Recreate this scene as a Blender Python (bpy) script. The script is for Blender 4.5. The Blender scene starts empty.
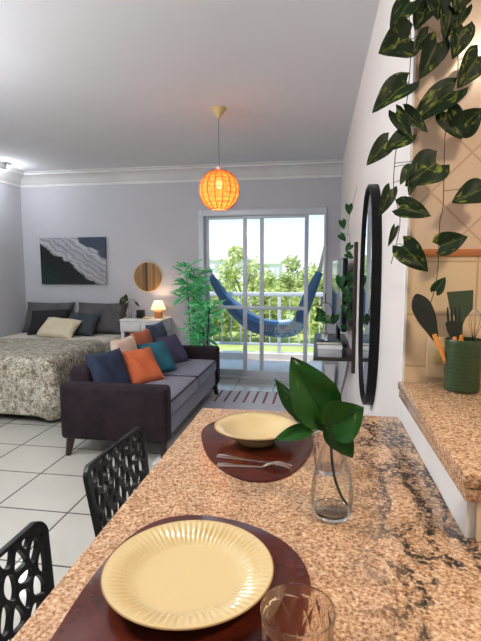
import bpy, bmesh, math, random
from mathutils import Vector, Matrix
random.seed(7)
SC = bpy.context.scene
COL = SC.collection
PI = math.pi

# ------------------------------------------------------------------ materials
def new_mat(name):
    m = bpy.data.materials.new(name); m.use_nodes = True
    nt = m.node_tree
    return m, nt, nt.nodes, nt.links, nt.nodes['Principled BSDF']

def node(nt, t, **kw):
    n = nt.nodes.new(t)
    for k, v in kw.items():
        if k in n.inputs: n.inputs[k].default_value = v
        else: setattr(n, k, v)
    return n

def coords(nt, kind='Object', scale=(1, 1, 1), loc=(0, 0, 0), rot=(0, 0, 0)):
    tc = node(nt, 'ShaderNodeTexCoord'); mp = node(nt, 'ShaderNodeMapping')
    mp.inputs['Scale'].default_value = scale; mp.inputs['Location'].default_value = loc; mp.inputs['Rotation'].default_value = rot
    nt.links.new(tc.outputs[kind], mp.inputs['Vector'])
    return mp.outputs['Vector']

def ramp(nt, src, stops):
    r = node(nt, 'ShaderNodeValToRGB')
    e = r.color_ramp.elements
    while len(e) < len(stops): e.new(0.5)
    for k, (p, c) in enumerate(stops):
        e[k].position = p; e[k].color = (*c, 1) if len(c) == 3 else c
    nt.links.new(src, r.inputs['Fac'])
    return r.outputs['Color']

def mixc(nt, fac, a, b, mode='MIX'):
    m = node(nt, 'ShaderNodeMix', data_type='RGBA', blend_type=mode)
    for sock, v in ((m.inputs[0], fac), (m.inputs[6], a), (m.inputs[7], b)):
        if hasattr(v, 'links') or isinstance(v, bpy.types.NodeSocket): nt.links.new(v, sock)
        else: sock.default_value = v if isinstance(v, (int, float)) else (*v, 1)
    return m.outputs[2]

def bump(nt, b, src, strength, dist=0.01):
    n = node(nt, 'ShaderNodeBump', Strength=strength, Distance=dist)
    nt.links.new(src, n.inputs['Height']); nt.links.new(n.outputs['Normal'], b.inputs['Normal'])

def mat(name, col, rough=0.5, metal=0.0, col2=None, scale=8.0, stretch=(1, 1, 1), bmp=0.0, bscale=None, spec=None, sheen=0.0, coat=0.0):
    m, nt, N, L, b = new_mat(name)
    b.inputs['Base Color'].default_value = (*col, 1)
    b.inputs['Roughness'].default_value = rough; b.inputs['Metallic'].default_value = metal
    if spec is not None: b.inputs['Specular IOR Level'].default_value = spec
    if sheen: b.inputs['Sheen Weight'].default_value = sheen; b.inputs['Sheen Roughness'].default_value = 0.4
    if coat: b.inputs['Coat Weight'].default_value = coat; b.inputs['Coat Roughness'].default_value = 0.08
    v = coords(nt, 'Object', stretch)
    if col2 is None: col2 = tuple(c * 0.88 for c in col)
    n = node(nt, 'ShaderNodeTexNoise', Scale=scale, Detail=5.0, Roughness=0.6); L.new(v, n.inputs['Vector'])
    L.new(ramp(nt, n.outputs['Fac'], [(0.35, col), (0.65, col2)]), b.inputs['Base Color'])
    if bmp:
        n2 = node(nt, 'ShaderNodeTexNoise', Scale=bscale or scale * 4, Detail=4.0); L.new(v, n2.inputs['Vector'])
        bump(nt, b, n2.outputs['Fac'], bmp)
    return m

def pane_mat(name, tint=(1, 1, 1), gloss=0.06):
    m, nt, N, L, b = new_mat(name); N.remove(b)
    out = [n for n in N if n.type == 'OUTPUT_MATERIAL'][0]
    t = node(nt, 'ShaderNodeBsdfTransparent'); t.inputs[0].default_value = (*tint, 1)
    g = node(nt, 'ShaderNodeBsdfGlossy', Roughness=0.02)
    lw = node(nt, 'ShaderNodeLayerWeight', Blend=0.18)
    mx = node(nt, 'ShaderNodeMixShader')
    ml = node(nt, 'ShaderNodeMath', operation='MULTIPLY'); ml.inputs[1].default_value = 0.35
    ad = node(nt, 'ShaderNodeMath', operation='ADD'); ad.inputs[1].default_value = gloss * 0.4
    L.new(lw.outputs['Fresnel'], ml.inputs[0]); L.new(ml.outputs[0], ad.inputs[0]); L.new(ad.outputs[0], mx.inputs[0])
    L.new(t.outputs[0], mx.inputs[1]); L.new(g.outputs[0], mx.inputs[2]); L.new(mx.outputs[0], out.inputs[0])
    return m

def glass_mat(name, col=(1, 1, 1), ior=1.45):
    m, nt, N, L, b = new_mat(name)
    b.inputs['Base Color'].default_value = (*col, 1); b.inputs['Transmission Weight'].default_value = 1.0
    b.inputs['Roughness'].default_value = 0.0; b.inputs['IOR'].default_value = ior
    return m

def emit_mat(name, col, s):
    m, nt, N, L, b = new_mat(name)
    b.inputs['Base Color'].default_value = (*col, 1)
    b.inputs['Emission Color'].default_value = (*col, 1); b.inputs['Emission Strength'].default_value = s
    return m

def translucent_mat(name, col, tr=0.6, weave=0, gaps=0.0):
    m, nt, N, L, b = new_mat(name)
    out = [n for n in N if n.type == 'OUTPUT_MATERIAL'][0]
    b.inputs['Roughness'].default_value = 0.8
    b.inputs['Base Color'].default_value = (*col, 1)
    t = node(nt, 'ShaderNodeBsdfTranslucent'); t.inputs[0].default_value = (*col, 1)
    mx = node(nt, 'ShaderNodeMixShader'); mx.inputs[0].default_value = tr
    if weave:
        v = coords(nt, 'Object', (1, 1, 1))
        n = node(nt, 'ShaderNodeTexNoise', Scale=weave, Detail=3.0); L.new(v, n.inputs['Vector'])
        c = ramp(nt, n.outputs['Fac'], [(0.3, tuple(x * 0.55 for x in col)), (0.7, col)])
        L.new(c, b.inputs['Base Color']); L.new(c, t.inputs[0])
    L.new(b.outputs[0], mx.inputs[1]); L.new(t.outputs[0], mx.inputs[2]); L.new(mx.outputs[0], out.inputs[0])
    if gaps:
        tp = node(nt, 'ShaderNodeBsdfTransparent'); m2 = node(nt, 'ShaderNodeMixShader'); m2.inputs[0].default_value = gaps
        L.new(mx.outputs[0], m2.inputs[1]); L.new(tp.outputs[0], m2.inputs[2]); L.new(m2.outputs[0], out.inputs[0])
    return m

def leaf_mat(name, dark, light, amount=0.5, rough=0.3, midrib=None):
    """leaf with lime streaks running out from the midrib (UV: x across, y along)"""
    m, nt, N, L, b = new_mat(name)
    b.inputs['Roughness'].default_value = rough; b.inputs['Specular IOR Level'].default_value = 0.22
    uv = node(nt, 'ShaderNodeTexCoord'); mp = node(nt, 'ShaderNodeMapping')
    mp.inputs['Scale'].default_value = (2.2, 1.6, 1); L.new(uv.outputs['UV'], mp.inputs['Vector'])
    oi = node(nt, 'ShaderNodeObjectInfo'); ad = node(nt, 'ShaderNodeVectorMath', operation='ADD')
    sc = node(nt, 'ShaderNodeVectorMath', operation='SCALE'); sc.inputs['Scale'].default_value = 37.0
    cb = node(nt, 'ShaderNodeCombineXYZ'); L.new(oi.outputs['Random'], cb.inputs[0]); L.new(oi.outputs['Random'], cb.inputs[2])
    L.new(cb.outputs[0], sc.inputs[0]); L.new(mp.outputs[0], ad.inputs[0]); L.new(sc.outputs[0], ad.inputs[1])
    n = node(nt, 'ShaderNodeTexNoise', Scale=2.2, Detail=3.0, Distortion=0.7); L.new(ad.outputs[0], n.inputs['Vector'])
    c = ramp(nt, n.outputs['Fac'], [(amount, dark), (amount + 0.13, light)])
    sx = node(nt, 'ShaderNodeSeparateXYZ'); L.new(uv.outputs['UV'], sx.inputs[0])
    a1 = node(nt, 'ShaderNodeMath', operation='SUBTRACT'); L.new(sx.outputs[0], a1.inputs[0]); a1.inputs[1].default_value = 0.5
    a2 = node(nt, 'ShaderNodeMath', operation='ABSOLUTE'); L.new(a1.outputs[0], a2.inputs[0])
    rb = ramp(nt, a2.outputs[0], [(0.0, (1, 1, 1)), (0.035, (0, 0, 0))])
    c2 = mixc(nt, rb, c, midrib or tuple(0.5 * x + 0.5 * y for x, y in zip(light, dark)))
    L.new(c2, b.inputs['Base Color'])
    return m

def granite(name, veins=True):
    m, nt, N, L, b = new_mat(name)
    v = coords(nt, 'Object')
    b.inputs['Roughness'].default_value = 0.16
    n1 = node(nt, 'ShaderNodeTexNoise', Scale=170.0, Detail=3.0, Roughness=0.65); L.new(v, n1.inputs['Vector'])
    c = ramp(nt, n1.outputs['Fac'], [(0.30, (0.13, 0.06, 0.028)), (0.42, (0.38, 0.22, 0.12)), (0.53, (0.58, 0.40, 0.26)), (0.68, (0.80, 0.66, 0.51))])
    n2 = node(nt, 'ShaderNodeTexNoise', Scale=24.0, Detail=6.0, Roughness=0.75); L.new(v, n2.inputs['Vector'])
    c = mixc(nt, 0.55, c, ramp(nt, n2.outputs['Fac'], [(0.35, (0.50, 0.40, 0.33)), (0.65, (0.95, 0.82, 0.68))]), 'MULTIPLY')
    vo = node(nt, 'ShaderNodeTexVoronoi', Scale=210.0); L.new(v, vo.inputs['Vector'])
    dk = ramp(nt, vo.outputs['Distance'], [(0.12, (1, 1, 1)), (0.2, (0, 0, 0))])
    n4 = node(nt, 'ShaderNodeTexNoise', Scale=30.0, Detail=2.0); L.new(v, n4.inputs['Vector'])
    dkm = mixc(nt, 1.0, dk, ramp(nt, n4.outputs['Fac'], [(0.48, (0, 0, 0)), (0.6, (0.75, 0.75, 0.75))]), 'MULTIPLY')
    c = mixc(nt, dkm, c, (0.06, 0.035, 0.02))
    if veins:
        # dark mineral veins that run through the slab close to the wall
        v2 = coords(nt, 'Object', (6.5, 3.0, 1), rot=(0, 0, 0.6))
        n3 = node(nt, 'ShaderNodeTexNoise', Scale=1.5, Detail=9.0, Roughness=0.66, Distortion=0.5); L.new(v2, n3.inputs['Vector'])
        r3 = ramp(nt, n3.outputs['Fac'], [(0.43, (0, 0, 0)), (0.475, (1, 1, 1)), (0.52, (1, 1, 1)), (0.565, (0, 0, 0))])
        sx = node(nt, 'ShaderNodeSeparateXYZ'); L.new(v, sx.inputs[0])
        rg = ramp(nt, sx.outputs[0], [(0.03, (0, 0, 0)), (0.16, (1, 1, 1))])
        n5 = node(nt, 'ShaderNodeTexNoise', Scale=120.0, Detail=4.0); L.new(v, n5.inputs['Vector'])
        r5 = ramp(nt, n5.outputs['Fac'], [(0.40, (0.05, 0.05, 0.05)), (0.52, (1, 1, 1))])
        f = mixc(nt, 1.0, mixc(nt, 1.0, r3, rg, 'MULTIPLY'), r5, 'MULTIPLY')
        c = mixc(nt, f, c, (0.022, 0.02, 0.02))
    L.new(c, b.inputs['Base Color'])
    return m

def tiles(name, tile, grout, w, h, mortar, rough, off=(0, 0, 0), rot=(0, 0, 0), vary=0.04, offset=0.0, bmp=0.3):
    m, nt, N, L, b = new_mat(name)
    v = coords(nt, 'Object', (1, 1, 1), off, rot)
    br = node(nt, 'ShaderNodeTexBrick', offset=offset, squash=1.0)
    br.inputs['Scale'].default_value = 1.0; br.inputs['Mortar Size'].default_value = mortar; br.inputs['Mortar Smooth'].default_value = 0.1
    br.inputs['Brick Width'].default_value = w; br.inputs['Row Height'].default_value = h
    br.inputs['Color1'].default_value = (*tile, 1); br.inputs['Color2'].default_value = (*[c * (1 - vary) for c in tile], 1)
    br.inputs['Mortar'].default_value = (*grout, 1); L.new(v, br.inputs['Vector'])
    n = node(nt, 'ShaderNodeTexNoise', Scale=3.0, Detail=6.0); L.new(v, n.inputs['Vector'])
    c = mixc(nt, 0.25, br.outputs['Color'], ramp(nt, n.outputs['Fac'], [(0.3, (0.75, 0.75, 0.75)), (0.7, (1, 1, 1))]), 'MULTIPLY')
    L.new(c, b.inputs['Base Color']); b.inputs['Roughness'].default_value = rough
    inv = node(nt, 'ShaderNodeMath', operation='SUBTRACT'); inv.inputs[0].default_value = 1.0; L.new(br.outputs['Fac'], inv.inputs[1])
    bump(nt, b, inv.outputs[0], bmp, 0.002)
    return m

MT = {}
MT['wall'] = mat('grey_wall_paint', (0.50, 0.51, 0.55), 0.85, col2=(0.48, 0.49, 0.53), scale=2, bmp=0.03, bscale=120)
MT['wall_r'] = mat('white_wall_paint', (0.72, 0.675, 0.655), 0.8, col2=(0.69, 0.645, 0.625), scale=2, bmp=0.03, bscale=120)
MT['ceiling'] = mat('ceiling_paint', (0.72, 0.735, 0.765), 0.9, col2=(0.70, 0.715, 0.745), scale=1.5)
MT['trim'] = mat('plaster_trim', (0.72, 0.72, 0.72), 0.8, scale=2)
MT['white'] = mat('white_paint', (0.78, 0.78, 0.78), 0.4, scale=3)
MT['alu'] = mat('white_aluminium', (0.62, 0.66, 0.72), 0.35, scale=3)
MT['floor'] = tiles('floor_tiles', (0.52, 0.51, 0.46), (0.10, 0.09, 0.08), 0.465, 0.465, 0.006, 0.13, off=(1.89 + 4.65, -2.40 + 4.65, 0))
MT['tile_sq'] = tiles('kitchen_square_tile', (0.70, 0.55, 0.36), (0.50, 0.37, 0.22), 0.20, 0.16, 0.0035, 0.2, off=(-0.27, 0.0, 0), rot=(PI / 2, 0, 0))
MT['tile_di'] = tiles('kitchen_diamond_tile', (0.68, 0.53, 0.40), (0.52, 0.38, 0.27), 0.155, 0.155, 0.0035, 0.2, off=(0, 0, 0), rot=(PI / 2, 0, PI / 4))
MT['terracotta'] = mat('terracotta_border', (0.42, 0.15, 0.05), 0.35, scale=12)
MT['panel_tile'] = tiles('cream_ledge_tile', (0.72, 0.58, 0.38), (0.40, 0.28, 0.16), 0.06, 2.0, 0.003, 0.25, rot=(PI / 2, 0, 0))
MT['granite'] = granite('beige_granite')
MT['granite2'] = granite('amber_granite', False)
MT['pane'] = pane_mat('window_glass', (1, 1, 1), 0.02)
MT['deck'] = mat('balcony_floor', (0.74, 0.67, 0.64), 0.5, scale=3)
MT['sofa'] = mat('sofa_velvet', (0.026, 0.017, 0.022), 0.75, col2=(0.015, 0.010, 0.013), scale=9, sheen=0.03, bmp=0.12, bscale=500, spec=0.15)
MT['sofa_daylit'] = mat('sofa_velvet_daylit', (0.20, 0.20, 0.27), 0.8, col2=(0.165, 0.165, 0.225), scale=9, sheen=0.25, bmp=0.12, bscale=500)  # same velvet as the arms, with bluish window light put into the colour
MT['darkwood'] = mat('dark_wood', (0.022, 0.013, 0.010), 0.4, col2=(0.035, 0.02, 0.014), scale=6, stretch=(1, 1, 8))
MT['blackplastic'] = mat('black_plastic', (0.005, 0.005, 0.006), 0.42, scale=10, spec=0.25)
MT['blackmetal'] = mat('black_metal', (0.005, 0.005, 0.006), 0.45, scale=10, spec=0.2)
MT['placemat'] = mat('wine_leather', (0.090, 0.014, 0.006), 0.15, col2=(0.045, 0.007, 0.005), scale=14, bmp=0.015, bscale=200, spec=0.4)
MT['cream'] = mat('cream_ceramic', (0.62, 0.50, 0.27), 0.16, col2=(0.60, 0.48, 0.255), scale=4, coat=0.4)
MT['steel'] = mat('brushed_steel', (0.78, 0.72, 0.68), 0.22, 1.0, scale=30)
MT['mirror'] = mat('mirror_glass', (0.85, 0.87, 0.90), 0.01, 1.0, col2=(0.85, 0.87, 0.90))
MT['glass'] = glass_mat('clear_glass')
MT['thin_glass'] = pane_mat('thin_clear_glass', (0.995, 1.0, 1.0), 0.05)
MT['thin_water'] = pane_mat('still_water', (0.985, 0.995, 0.99), 0.02)
def half_glass(name, tint):
    m, nt, N, L, b = new_mat(name)
    out = [n for n in N if n.type == 'OUTPUT_MATERIAL'][0]
    b.inputs['Base Color'].default_value = (*tint, 1); b.inputs['Transmission Weight'].default_value = 1.0
    b.inputs['Roughness'].default_value = 0.0; b.inputs['IOR'].default_value = 1.42
    t = node(nt, 'ShaderNodeBsdfTransparent'); t.inputs[0].default_value = (*tint, 1)
    mx = node(nt, 'ShaderNodeMixShader'); mx.inputs[0].default_value = 0.12
    L.new(b.outputs[0], mx.inputs[1]); L.new(t.outputs[0], mx.inputs[2]); L.new(mx.outputs[0], out.inputs[0])
    return m
MT['amber'] = half_glass('amber_tinted_glass', (1.0, 0.93, 0.88))
MT['water'] = glass_mat('water', (0.97, 0.99, 1), 1.33)
MT['pothos'] = leaf_mat('pothos_leaf', (0.006, 0.020, 0.007), (0.17, 0.22, 0.025), 0.57, 0.5)
MT['pothos_green'] = leaf_mat('pothos_green_leaf', (0.010, 0.060, 0.014), (0.04, 0.15, 0.03), 0.58, 0.3, (0.02, 0.09, 0.02))
MT['cutting'] = leaf_mat('cutting_leaf', (0.012, 0.070, 0.010), (0.10, 0.20, 0.02), 0.66, 0.32, (0.006, 0.03, 0.006))
MT['stem'] = mat('vine_stem', (0.06, 0.055, 0.02), 0.6, scale=20)
MT['dark_stem'] = mat('dark_green_stem', (0.008, 0.022, 0.010), 0.4, scale=20)
MT['bamboo'] = leaf_mat('bamboo_leaf', (0.07, 0.46, 0.17), (0.22, 0.70, 0.28), 0.5, 0.4)
MT['green_pot'] = mat('green_enamel', (0.024, 0.052, 0.018), 0.35, scale=8)
MT['green_silicone'] = mat('olive_green_silicone', (0.035, 0.065, 0.032), 0.45, scale=8)
MT['dark_silicone'] = mat('dark_green_silicone', (0.010, 0.018, 0.014), 0.45, scale=8)
MT['beech'] = mat('orange_beech_wood', (0.75, 0.30, 0.06), 0.45, col2=(0.62, 0.22, 0.04), scale=10, stretch=(1, 1, 0.2))
MT['linen'] = mat('cream_linen', (0.70, 0.66, 0.58), 0.85, scale=14, bmp=0.1, bscale=60)
MT['spot_on'] = emit_mat('spot_lamp_glow', (0.90, 0.96, 1.0), 12)
MT['bulb'] = emit_mat('warm_bulb_glow', (1.0, 0.62, 0.25), 18)
MT['tube'] = emit_mat('unseen_lamp_glow', (1.0, 0.93, 0.85), 3)
MT['orange_weave'] = translucent_mat('orange_rattan', (0.96, 0.33, 0.085), 0.6, 45, 0.22)
MT['orange_rib'] = mat('dark_orange_rattan', (0.30, 0.065, 0.012), 0.6, scale=30)
MT['lampshade'] = translucent_mat('cream_lampshade', (0.98, 0.93, 0.84), 0.75)
MT['brass'] = mat('pale_wood_canopy', (0.62, 0.47, 0.22), 0.5, scale=12)
MT['cord'] = mat('grey_cord', (0.20, 0.18, 0.15), 0.6, scale=20)

def quilt_mat():
    m, nt, N, L, b = new_mat('leaf_print_coverlet')
    v = coords(nt, 'Object', (1, 1, 1))
    vo = node(nt, 'ShaderNodeTexVoronoi', Scale=16.0, feature='SMOOTH_F1'); L.new(v, vo.inputs['Vector'])
    n = node(nt, 'ShaderNodeTexNoise', Scale=26.0, Detail=5.0, Distortion=1.4); L.new(v, n.inputs['Vector'])
    c = ramp(nt, n.outputs['Fac'], [(0.38, (0.19, 0.16, 0.105)), (0.50, (0.44, 0.405, 0.32)), (0.62, (0.66, 0.635, 0.56))])
    c = mixc(nt, 0.45, c, ramp(nt, vo.outputs['Distance'], [(0.1, (1, 1, 1)), (0.55, (0.35, 0.35, 0.33))]), 'MULTIPLY')
    L.new(c, b.inputs['Base Color']); b.inputs['Roughness'].default_value = 0.75
    bump(nt, b, n.outputs['Fac'], 0.35, 0.01)
    return m
MT['quilt'] = quilt_mat()

def painting_mat():
    m, nt, N, L, b = new_mat('abstract_canvas')
    v = coords(nt, 'Generated', (1, 1, 1))
    sx = node(nt, 'ShaderNodeSeparateXYZ'); L.new(v, sx.inputs[0])
    n = node(nt, 'ShaderNodeTexNoise', Scale=3.2, Detail=7.0, Roughness=0.6, Distortion=0.4); L.new(v, n.inputs['Vector'])
    s = node(nt, 'ShaderNodeMath', operation='ADD'); L.new(sx.outputs[0], s.inputs[0]); L.new(sx.outputs[2], s.inputs[1])
    k = node(nt, 'ShaderNodeMath', operation='MULTIPLY_ADD'); L.new(n.outputs['Fac'], k.inputs[0]); k.inputs[1].default_value = 0.5; k.inputs[2].default_value = -0.25
    t = node(nt, 'ShaderNodeMath', operation='ADD'); L.new(s.outputs[0], t.inputs[0]); L.new(k.outputs[0], t.inputs[1])
    h = node(nt, 'ShaderNodeMath', operation='MULTIPLY'); L.new(t.outputs[0], h.inputs[0]); h.inputs[1].default_value = 0.5
    band = ramp(nt, h.outputs[0], [(0.10, (0.012, 0.04, 0.035)), (0.30, (0.006, 0.010, 0.012)), (0.43, (0.004, 0.006, 0.008)), (0.445, (0.42, 0.42, 0.44)), (0.60, (0.30, 0.31, 0.35)), (0.765, (0.40, 0.42, 0.46)), (0.79, (0.006, 0.02, 0.05)), (1.0, (0.008, 0.03, 0.075))])
    w = node(nt, 'ShaderNodeTexWave', Scale=5.0, Distortion=9.0, Detail=4.0); w.bands_direction = 'DIAGONAL'; L.new(v, w.inputs['Vector'])
    c = mixc(nt, 0.6, band, ramp(nt, w.outputs['Fac'], [(0.1, (0.35, 0.36, 0.40)), (0.6, (1, 1, 1))]), 'MULTIPLY')
    L.new(c, b.inputs['Base Color']); b.inputs['Roughness'].default_value = 0.5
    return m
MT['painting'] = painting_mat()

def disc_mat():  # curtain reflection in the golden mirror, painted as brown streaks and a dark band
    m, nt, N, L, b = new_mat('painted_mirror_reflection')
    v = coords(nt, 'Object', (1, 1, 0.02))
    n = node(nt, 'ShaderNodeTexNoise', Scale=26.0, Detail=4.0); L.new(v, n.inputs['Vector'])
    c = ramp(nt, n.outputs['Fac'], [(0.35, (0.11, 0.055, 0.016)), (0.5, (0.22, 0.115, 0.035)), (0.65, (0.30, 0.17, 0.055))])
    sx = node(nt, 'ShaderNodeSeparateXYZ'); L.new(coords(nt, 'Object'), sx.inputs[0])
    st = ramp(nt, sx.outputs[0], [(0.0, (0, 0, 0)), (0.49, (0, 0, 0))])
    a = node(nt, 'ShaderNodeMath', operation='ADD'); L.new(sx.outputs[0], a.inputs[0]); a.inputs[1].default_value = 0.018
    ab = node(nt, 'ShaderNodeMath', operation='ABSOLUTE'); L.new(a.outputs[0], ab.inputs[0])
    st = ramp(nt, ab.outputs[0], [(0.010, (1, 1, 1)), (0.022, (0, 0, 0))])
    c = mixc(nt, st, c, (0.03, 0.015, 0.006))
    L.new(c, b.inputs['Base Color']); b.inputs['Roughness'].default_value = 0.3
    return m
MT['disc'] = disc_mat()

def rug_mat():
    m, nt, N, L, b = new_mat('shaggy_rug')
    v = coords(nt, 'Object')
    n = node(nt, 'ShaderNodeTexNoise', Scale=70.0, Detail=5.0, Roughness=0.7); L.new(v, n.inputs['Vector'])
    c = ramp(nt, n.outputs['Fac'], [(0.35, (0.50, 0.50, 0.54)), (0.6, (0.84, 0.84, 0.87))])
    sx = node(nt, 'ShaderNodeSeparateXYZ'); L.new(v, sx.inputs[0])
    w = node(nt, 'ShaderNodeMath', operation='MULTIPLY'); L.new(sx.outputs[0], w.inputs[0]); w.inputs[1].default_value = 1 / 0.105
    fr = node(nt, 'ShaderNodeMath', operation='FRACT'); L.new(w.outputs[0], fr.inputs[0])
    s = ramp(nt, fr.outputs[0], [(0.0, (1, 1, 1)), (0.22, (1, 1, 1)), (0.27, (0, 0, 0)), (1.0, (0, 0, 0))])
    gy = ramp(nt, sx.outputs[1], [(0.50, (0, 0, 0)), (0.505, (1, 1, 1))])
    f = mixc(nt, 1.0, s, gy, 'MULTIPLY')
    c = mixc(nt, gy, c, (0.80, 0.78, 0.80))
    c = mixc(nt, f, c, (0.36, 0.11, 0.11))
    L.new(c, b.inputs['Base Color']); b.inputs['Roughness'].default_value = 0.95
    bump(nt, b, n.outputs['Fac'], 0.8, 0.02)
    return m
MT['rug'] = rug_mat()

def hammock_mat():
    m, nt, N, L, b = new_mat('denim_hammock')
    uv = node(nt, 'ShaderNodeTexCoord')
    sx = node(nt, 'ShaderNodeSeparateXYZ'); L.new(uv.outputs['UV'], sx.inputs[0])
    mp = node(nt, 'ShaderNodeMapping'); mp.inputs['Scale'].default_value = (3, 40, 1); L.new(uv.outputs['UV'], mp.inputs['Vector'])
    n = node(nt, 'ShaderNodeTexNoise', Scale=2.0, Detail=3.0); L.new(mp.outputs[0], n.inputs['Vector'])
    c = ramp(nt, n.outputs['Fac'], [(0.35, (0.04, 0.10, 0.22)), (0.65, (0.14, 0.27, 0.46))])
    mp2 = node(nt, 'ShaderNodeMapping'); mp2.inputs['Scale'].default_value = (30, 14, 1); L.new(uv.outputs['UV'], mp2.inputs['Vector'])
    ch = node(nt, 'ShaderNodeTexVoronoi', Scale=1.0); L.new(mp2.outputs[0], ch.inputs['Vector'])
    pat = ramp(nt, ch.outputs['Distance'], [(0.35, (0.10, 0.30, 0.42)), (0.5, (0.50, 0.62, 0.70))])
    g = ramp(nt, sx.outputs[0], [(0.50, (0, 0, 0)), (0.51, (1, 1, 1)), (0.70, (1, 1, 1)), (0.71, (0, 0, 0))])
    L.new(mixc(nt, g, c, pat), b.inputs['Base Color']); b.inputs['Roughness'].default_value = 0.85
    return m
MT['hammock'] = hammock_mat()

# ------------------------------------------------------------------ mesh helpers
def box(bm, lo, hi, bev=0.0, seg=2):
    b2 = bmesh.new()
    bmesh.ops.create_cube(b2, size=1.0)
    s = [hi[k] - lo[k] for k in range(3)]; c = [(hi[k] + lo[k]) / 2 for k in range(3)]
    for v in b2.verts: v.co = Vector([v.co[k] * s[k] + c[k] for k in range(3)])
    if bev: bmesh.ops.bevel(b2, geom=b2.edges[:], offset=min(bev, min(s) * 0.49), segments=seg, profile=0.5, affect='EDGES')
    add(bm, b2)

def add(bm, b2, M=None):
    mp = {}
    uvs = b2.loops.layers.uv.active
    uvd = bm.loops.layers.uv.verify() if uvs else None
    for v in b2.verts: mp[v] = bm.verts.new(M @ v.co if M else v.co)
    for f in b2.faces:
        try: nf = bm.faces.new([mp[v] for v in f.verts])
        except ValueError: continue
        nf.smooth = f.smooth
        if uvs:
            for l1, l2 in zip(f.loops, nf.loops): l2[uvd].uv = l1[uvs].uv
    b2.free()

def tube(bm, pts, r, seg=8, cap=True):
    pts = [Vector(p) for p in pts]; n = len(pts)
    rr = r if isinstance(r, (list, tuple)) else [r] * n
    rings = []; up = None
    for i, p in enumerate(pts):
        d = (pts[min(i + 1, n - 1)] - pts[max(i - 1, 0)]).normalized()
        if up is None:
            up = Vector((0, 0, 1)) if abs(d.z) < 0.9 else Vector((1, 0, 0))
        a = (up - d * up.dot(d)).normalized(); up = a; b = d.cross(a)
        rings.append([bm.verts.new(p + (a * math.cos(2 * PI * k / seg) + b * math.sin(2 * PI * k / seg)) * rr[i]) for k in range(seg)])
    for i in range(n - 1):
        for k in range(seg):
            bm.faces.new((rings[i][k], rings[i][(k + 1) % seg], rings[i + 1][(k + 1) % seg], rings[i + 1][k]))
    if cap:
        bm.faces.new(rings[0][::-1]); bm.faces.new(rings[-1])

def lathe(bm, prof, seg=32, c=(0, 0, 0), cap=True):
    """prof: (radius, z) list, closed at both ends with caps when radius > 0"""
    rings = []
    for r, z in prof:
        if r < 1e-6: rings.append([bm.verts.new((c[0], c[1], c[2] + z))])
        else: rings.append([bm.verts.new((c[0] + r * math.cos(2 * PI * k / seg), c[1] + r * math.sin(2 * PI * k / seg), c[2] + z)) for k in range(seg)])
    for a, b in zip(rings, rings[1:]):
        for k in range(seg):
            k2 = (k + 1) % seg
            if len(a) == 1 and len(b) == 1: continue
            if len(a) == 1: bm.faces.new((a[0], b[k2], b[k]))
            elif len(b) == 1: bm.faces.new((a[k], a[k2], b[0]))
            else: bm.faces.new((a[k], a[k2], b[k2], b[k]))
    if cap:
        if len(rings[0]) > 1: bm.faces.new(rings[0][::-1])
        if len(rings[-1]) > 1: bm.faces.new(rings[-1])

def smooth_pts(pts, sub=6, closed=False):
    P = [Vector(p) for p in pts]; n = len(P); out = []
    R = range(n) if closed else range(n - 1)
    for i in R:
        if closed: a, b, c, d = P[i - 1], P[i], P[(i + 1) % n], P[(i + 2) % n]
        else: a, b, c, d = P[max(i - 1, 0)], P[i], P[i + 1], P[min(i + 2, n - 1)]
        for k in range(sub):
            t = k / sub
            out.append(0.5 * ((2 * b) + (c - a) * t + (2 * a - 5 * b + 4 * c - d) * t * t + (3 * b - a - 3 * c + d) * t ** 3))
    if not closed: out.append(P[-1])
    return out

def prism(bm, pts2, z0, z1, bev=0.0):
    b2 = bmesh.new()
    lo = [b2.verts.new((p[0], p[1], z0)) for p in pts2]; hi = [b2.verts.new((p[0], p[1], z1)) for p in pts2]
    n = len(pts2)
    b2.faces.new(lo[::-1]); top = b2.faces.new(hi)
    for k in range(n): b2.faces.new((lo[k], lo[(k + 1) % n], hi[(k + 1) % n], hi[k]))
    bmesh.ops.recalc_face_normals(b2, faces=b2.faces[:])
    if bev:
        bmesh.ops.bevel(b2, geom=list(top.edges), offset=bev, segments=2, profile=0.5, affect='EDGES')
    add(bm, b2)

def obj(name, bm, m, parent=None, smooth=True, angle=40, mods=()):
    bmesh.ops.recalc_face_normals(bm, faces=bm.faces[:])
    me = bpy.data.meshes.new(name); bm.to_mesh(me); bm.free()
    if smooth:
        for p in me.polygons: p.use_smooth = True
        try: me.set_sharp_from_angle(angle=math.radians(angle))
        except Exception: pass
    me.materials.append(MT[m] if isinstance(m, str) else m)
    o = bpy.data.objects.new(name, me); COL.objects.link(o)
    if parent: o.parent = parent
    for t, kw in mods:
        md = o.modifiers.new(t, t)
        for k, v in kw.items(): setattr(md, k, v)
    return o

def tag(o, label=None, cat=None, group=None, kind=None):
    if label: o['label'] = label
    if cat: o['category'] = cat
    if group: o['group'] = group
    if kind: o['kind'] = kind
    return o

def thing(name, label, cat, loc=(0, 0, 0), rz=0, group=None):
    o = bpy.data.objects.new(name, None); COL.objects.link(o)
    o.location = loc; o.rotation_euler = (0, 0, rz); o.empty_display_size = 0.1
    return tag(o, label, cat, group)

def dup(root, loc, rz, label, group=None):
    r = root.copy(); COL.objects.link(r); r.location = loc; r.rotation_euler = (0, 0, rz); r['label'] = label
    if group: r['group'] = group
    for ch in list(root.children):
        c = ch.copy(); COL.objects.link(c); c.parent = r
        for g in ch.children:
            d = g.copy(); COL.objects.link(d); d.parent = c
    return r

def struct(name, bm, m, parent=None, **kw):
    o = obj(name, bm, m, parent, **kw)
    if parent is None: o['kind'] = 'structure'
    return o

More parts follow.
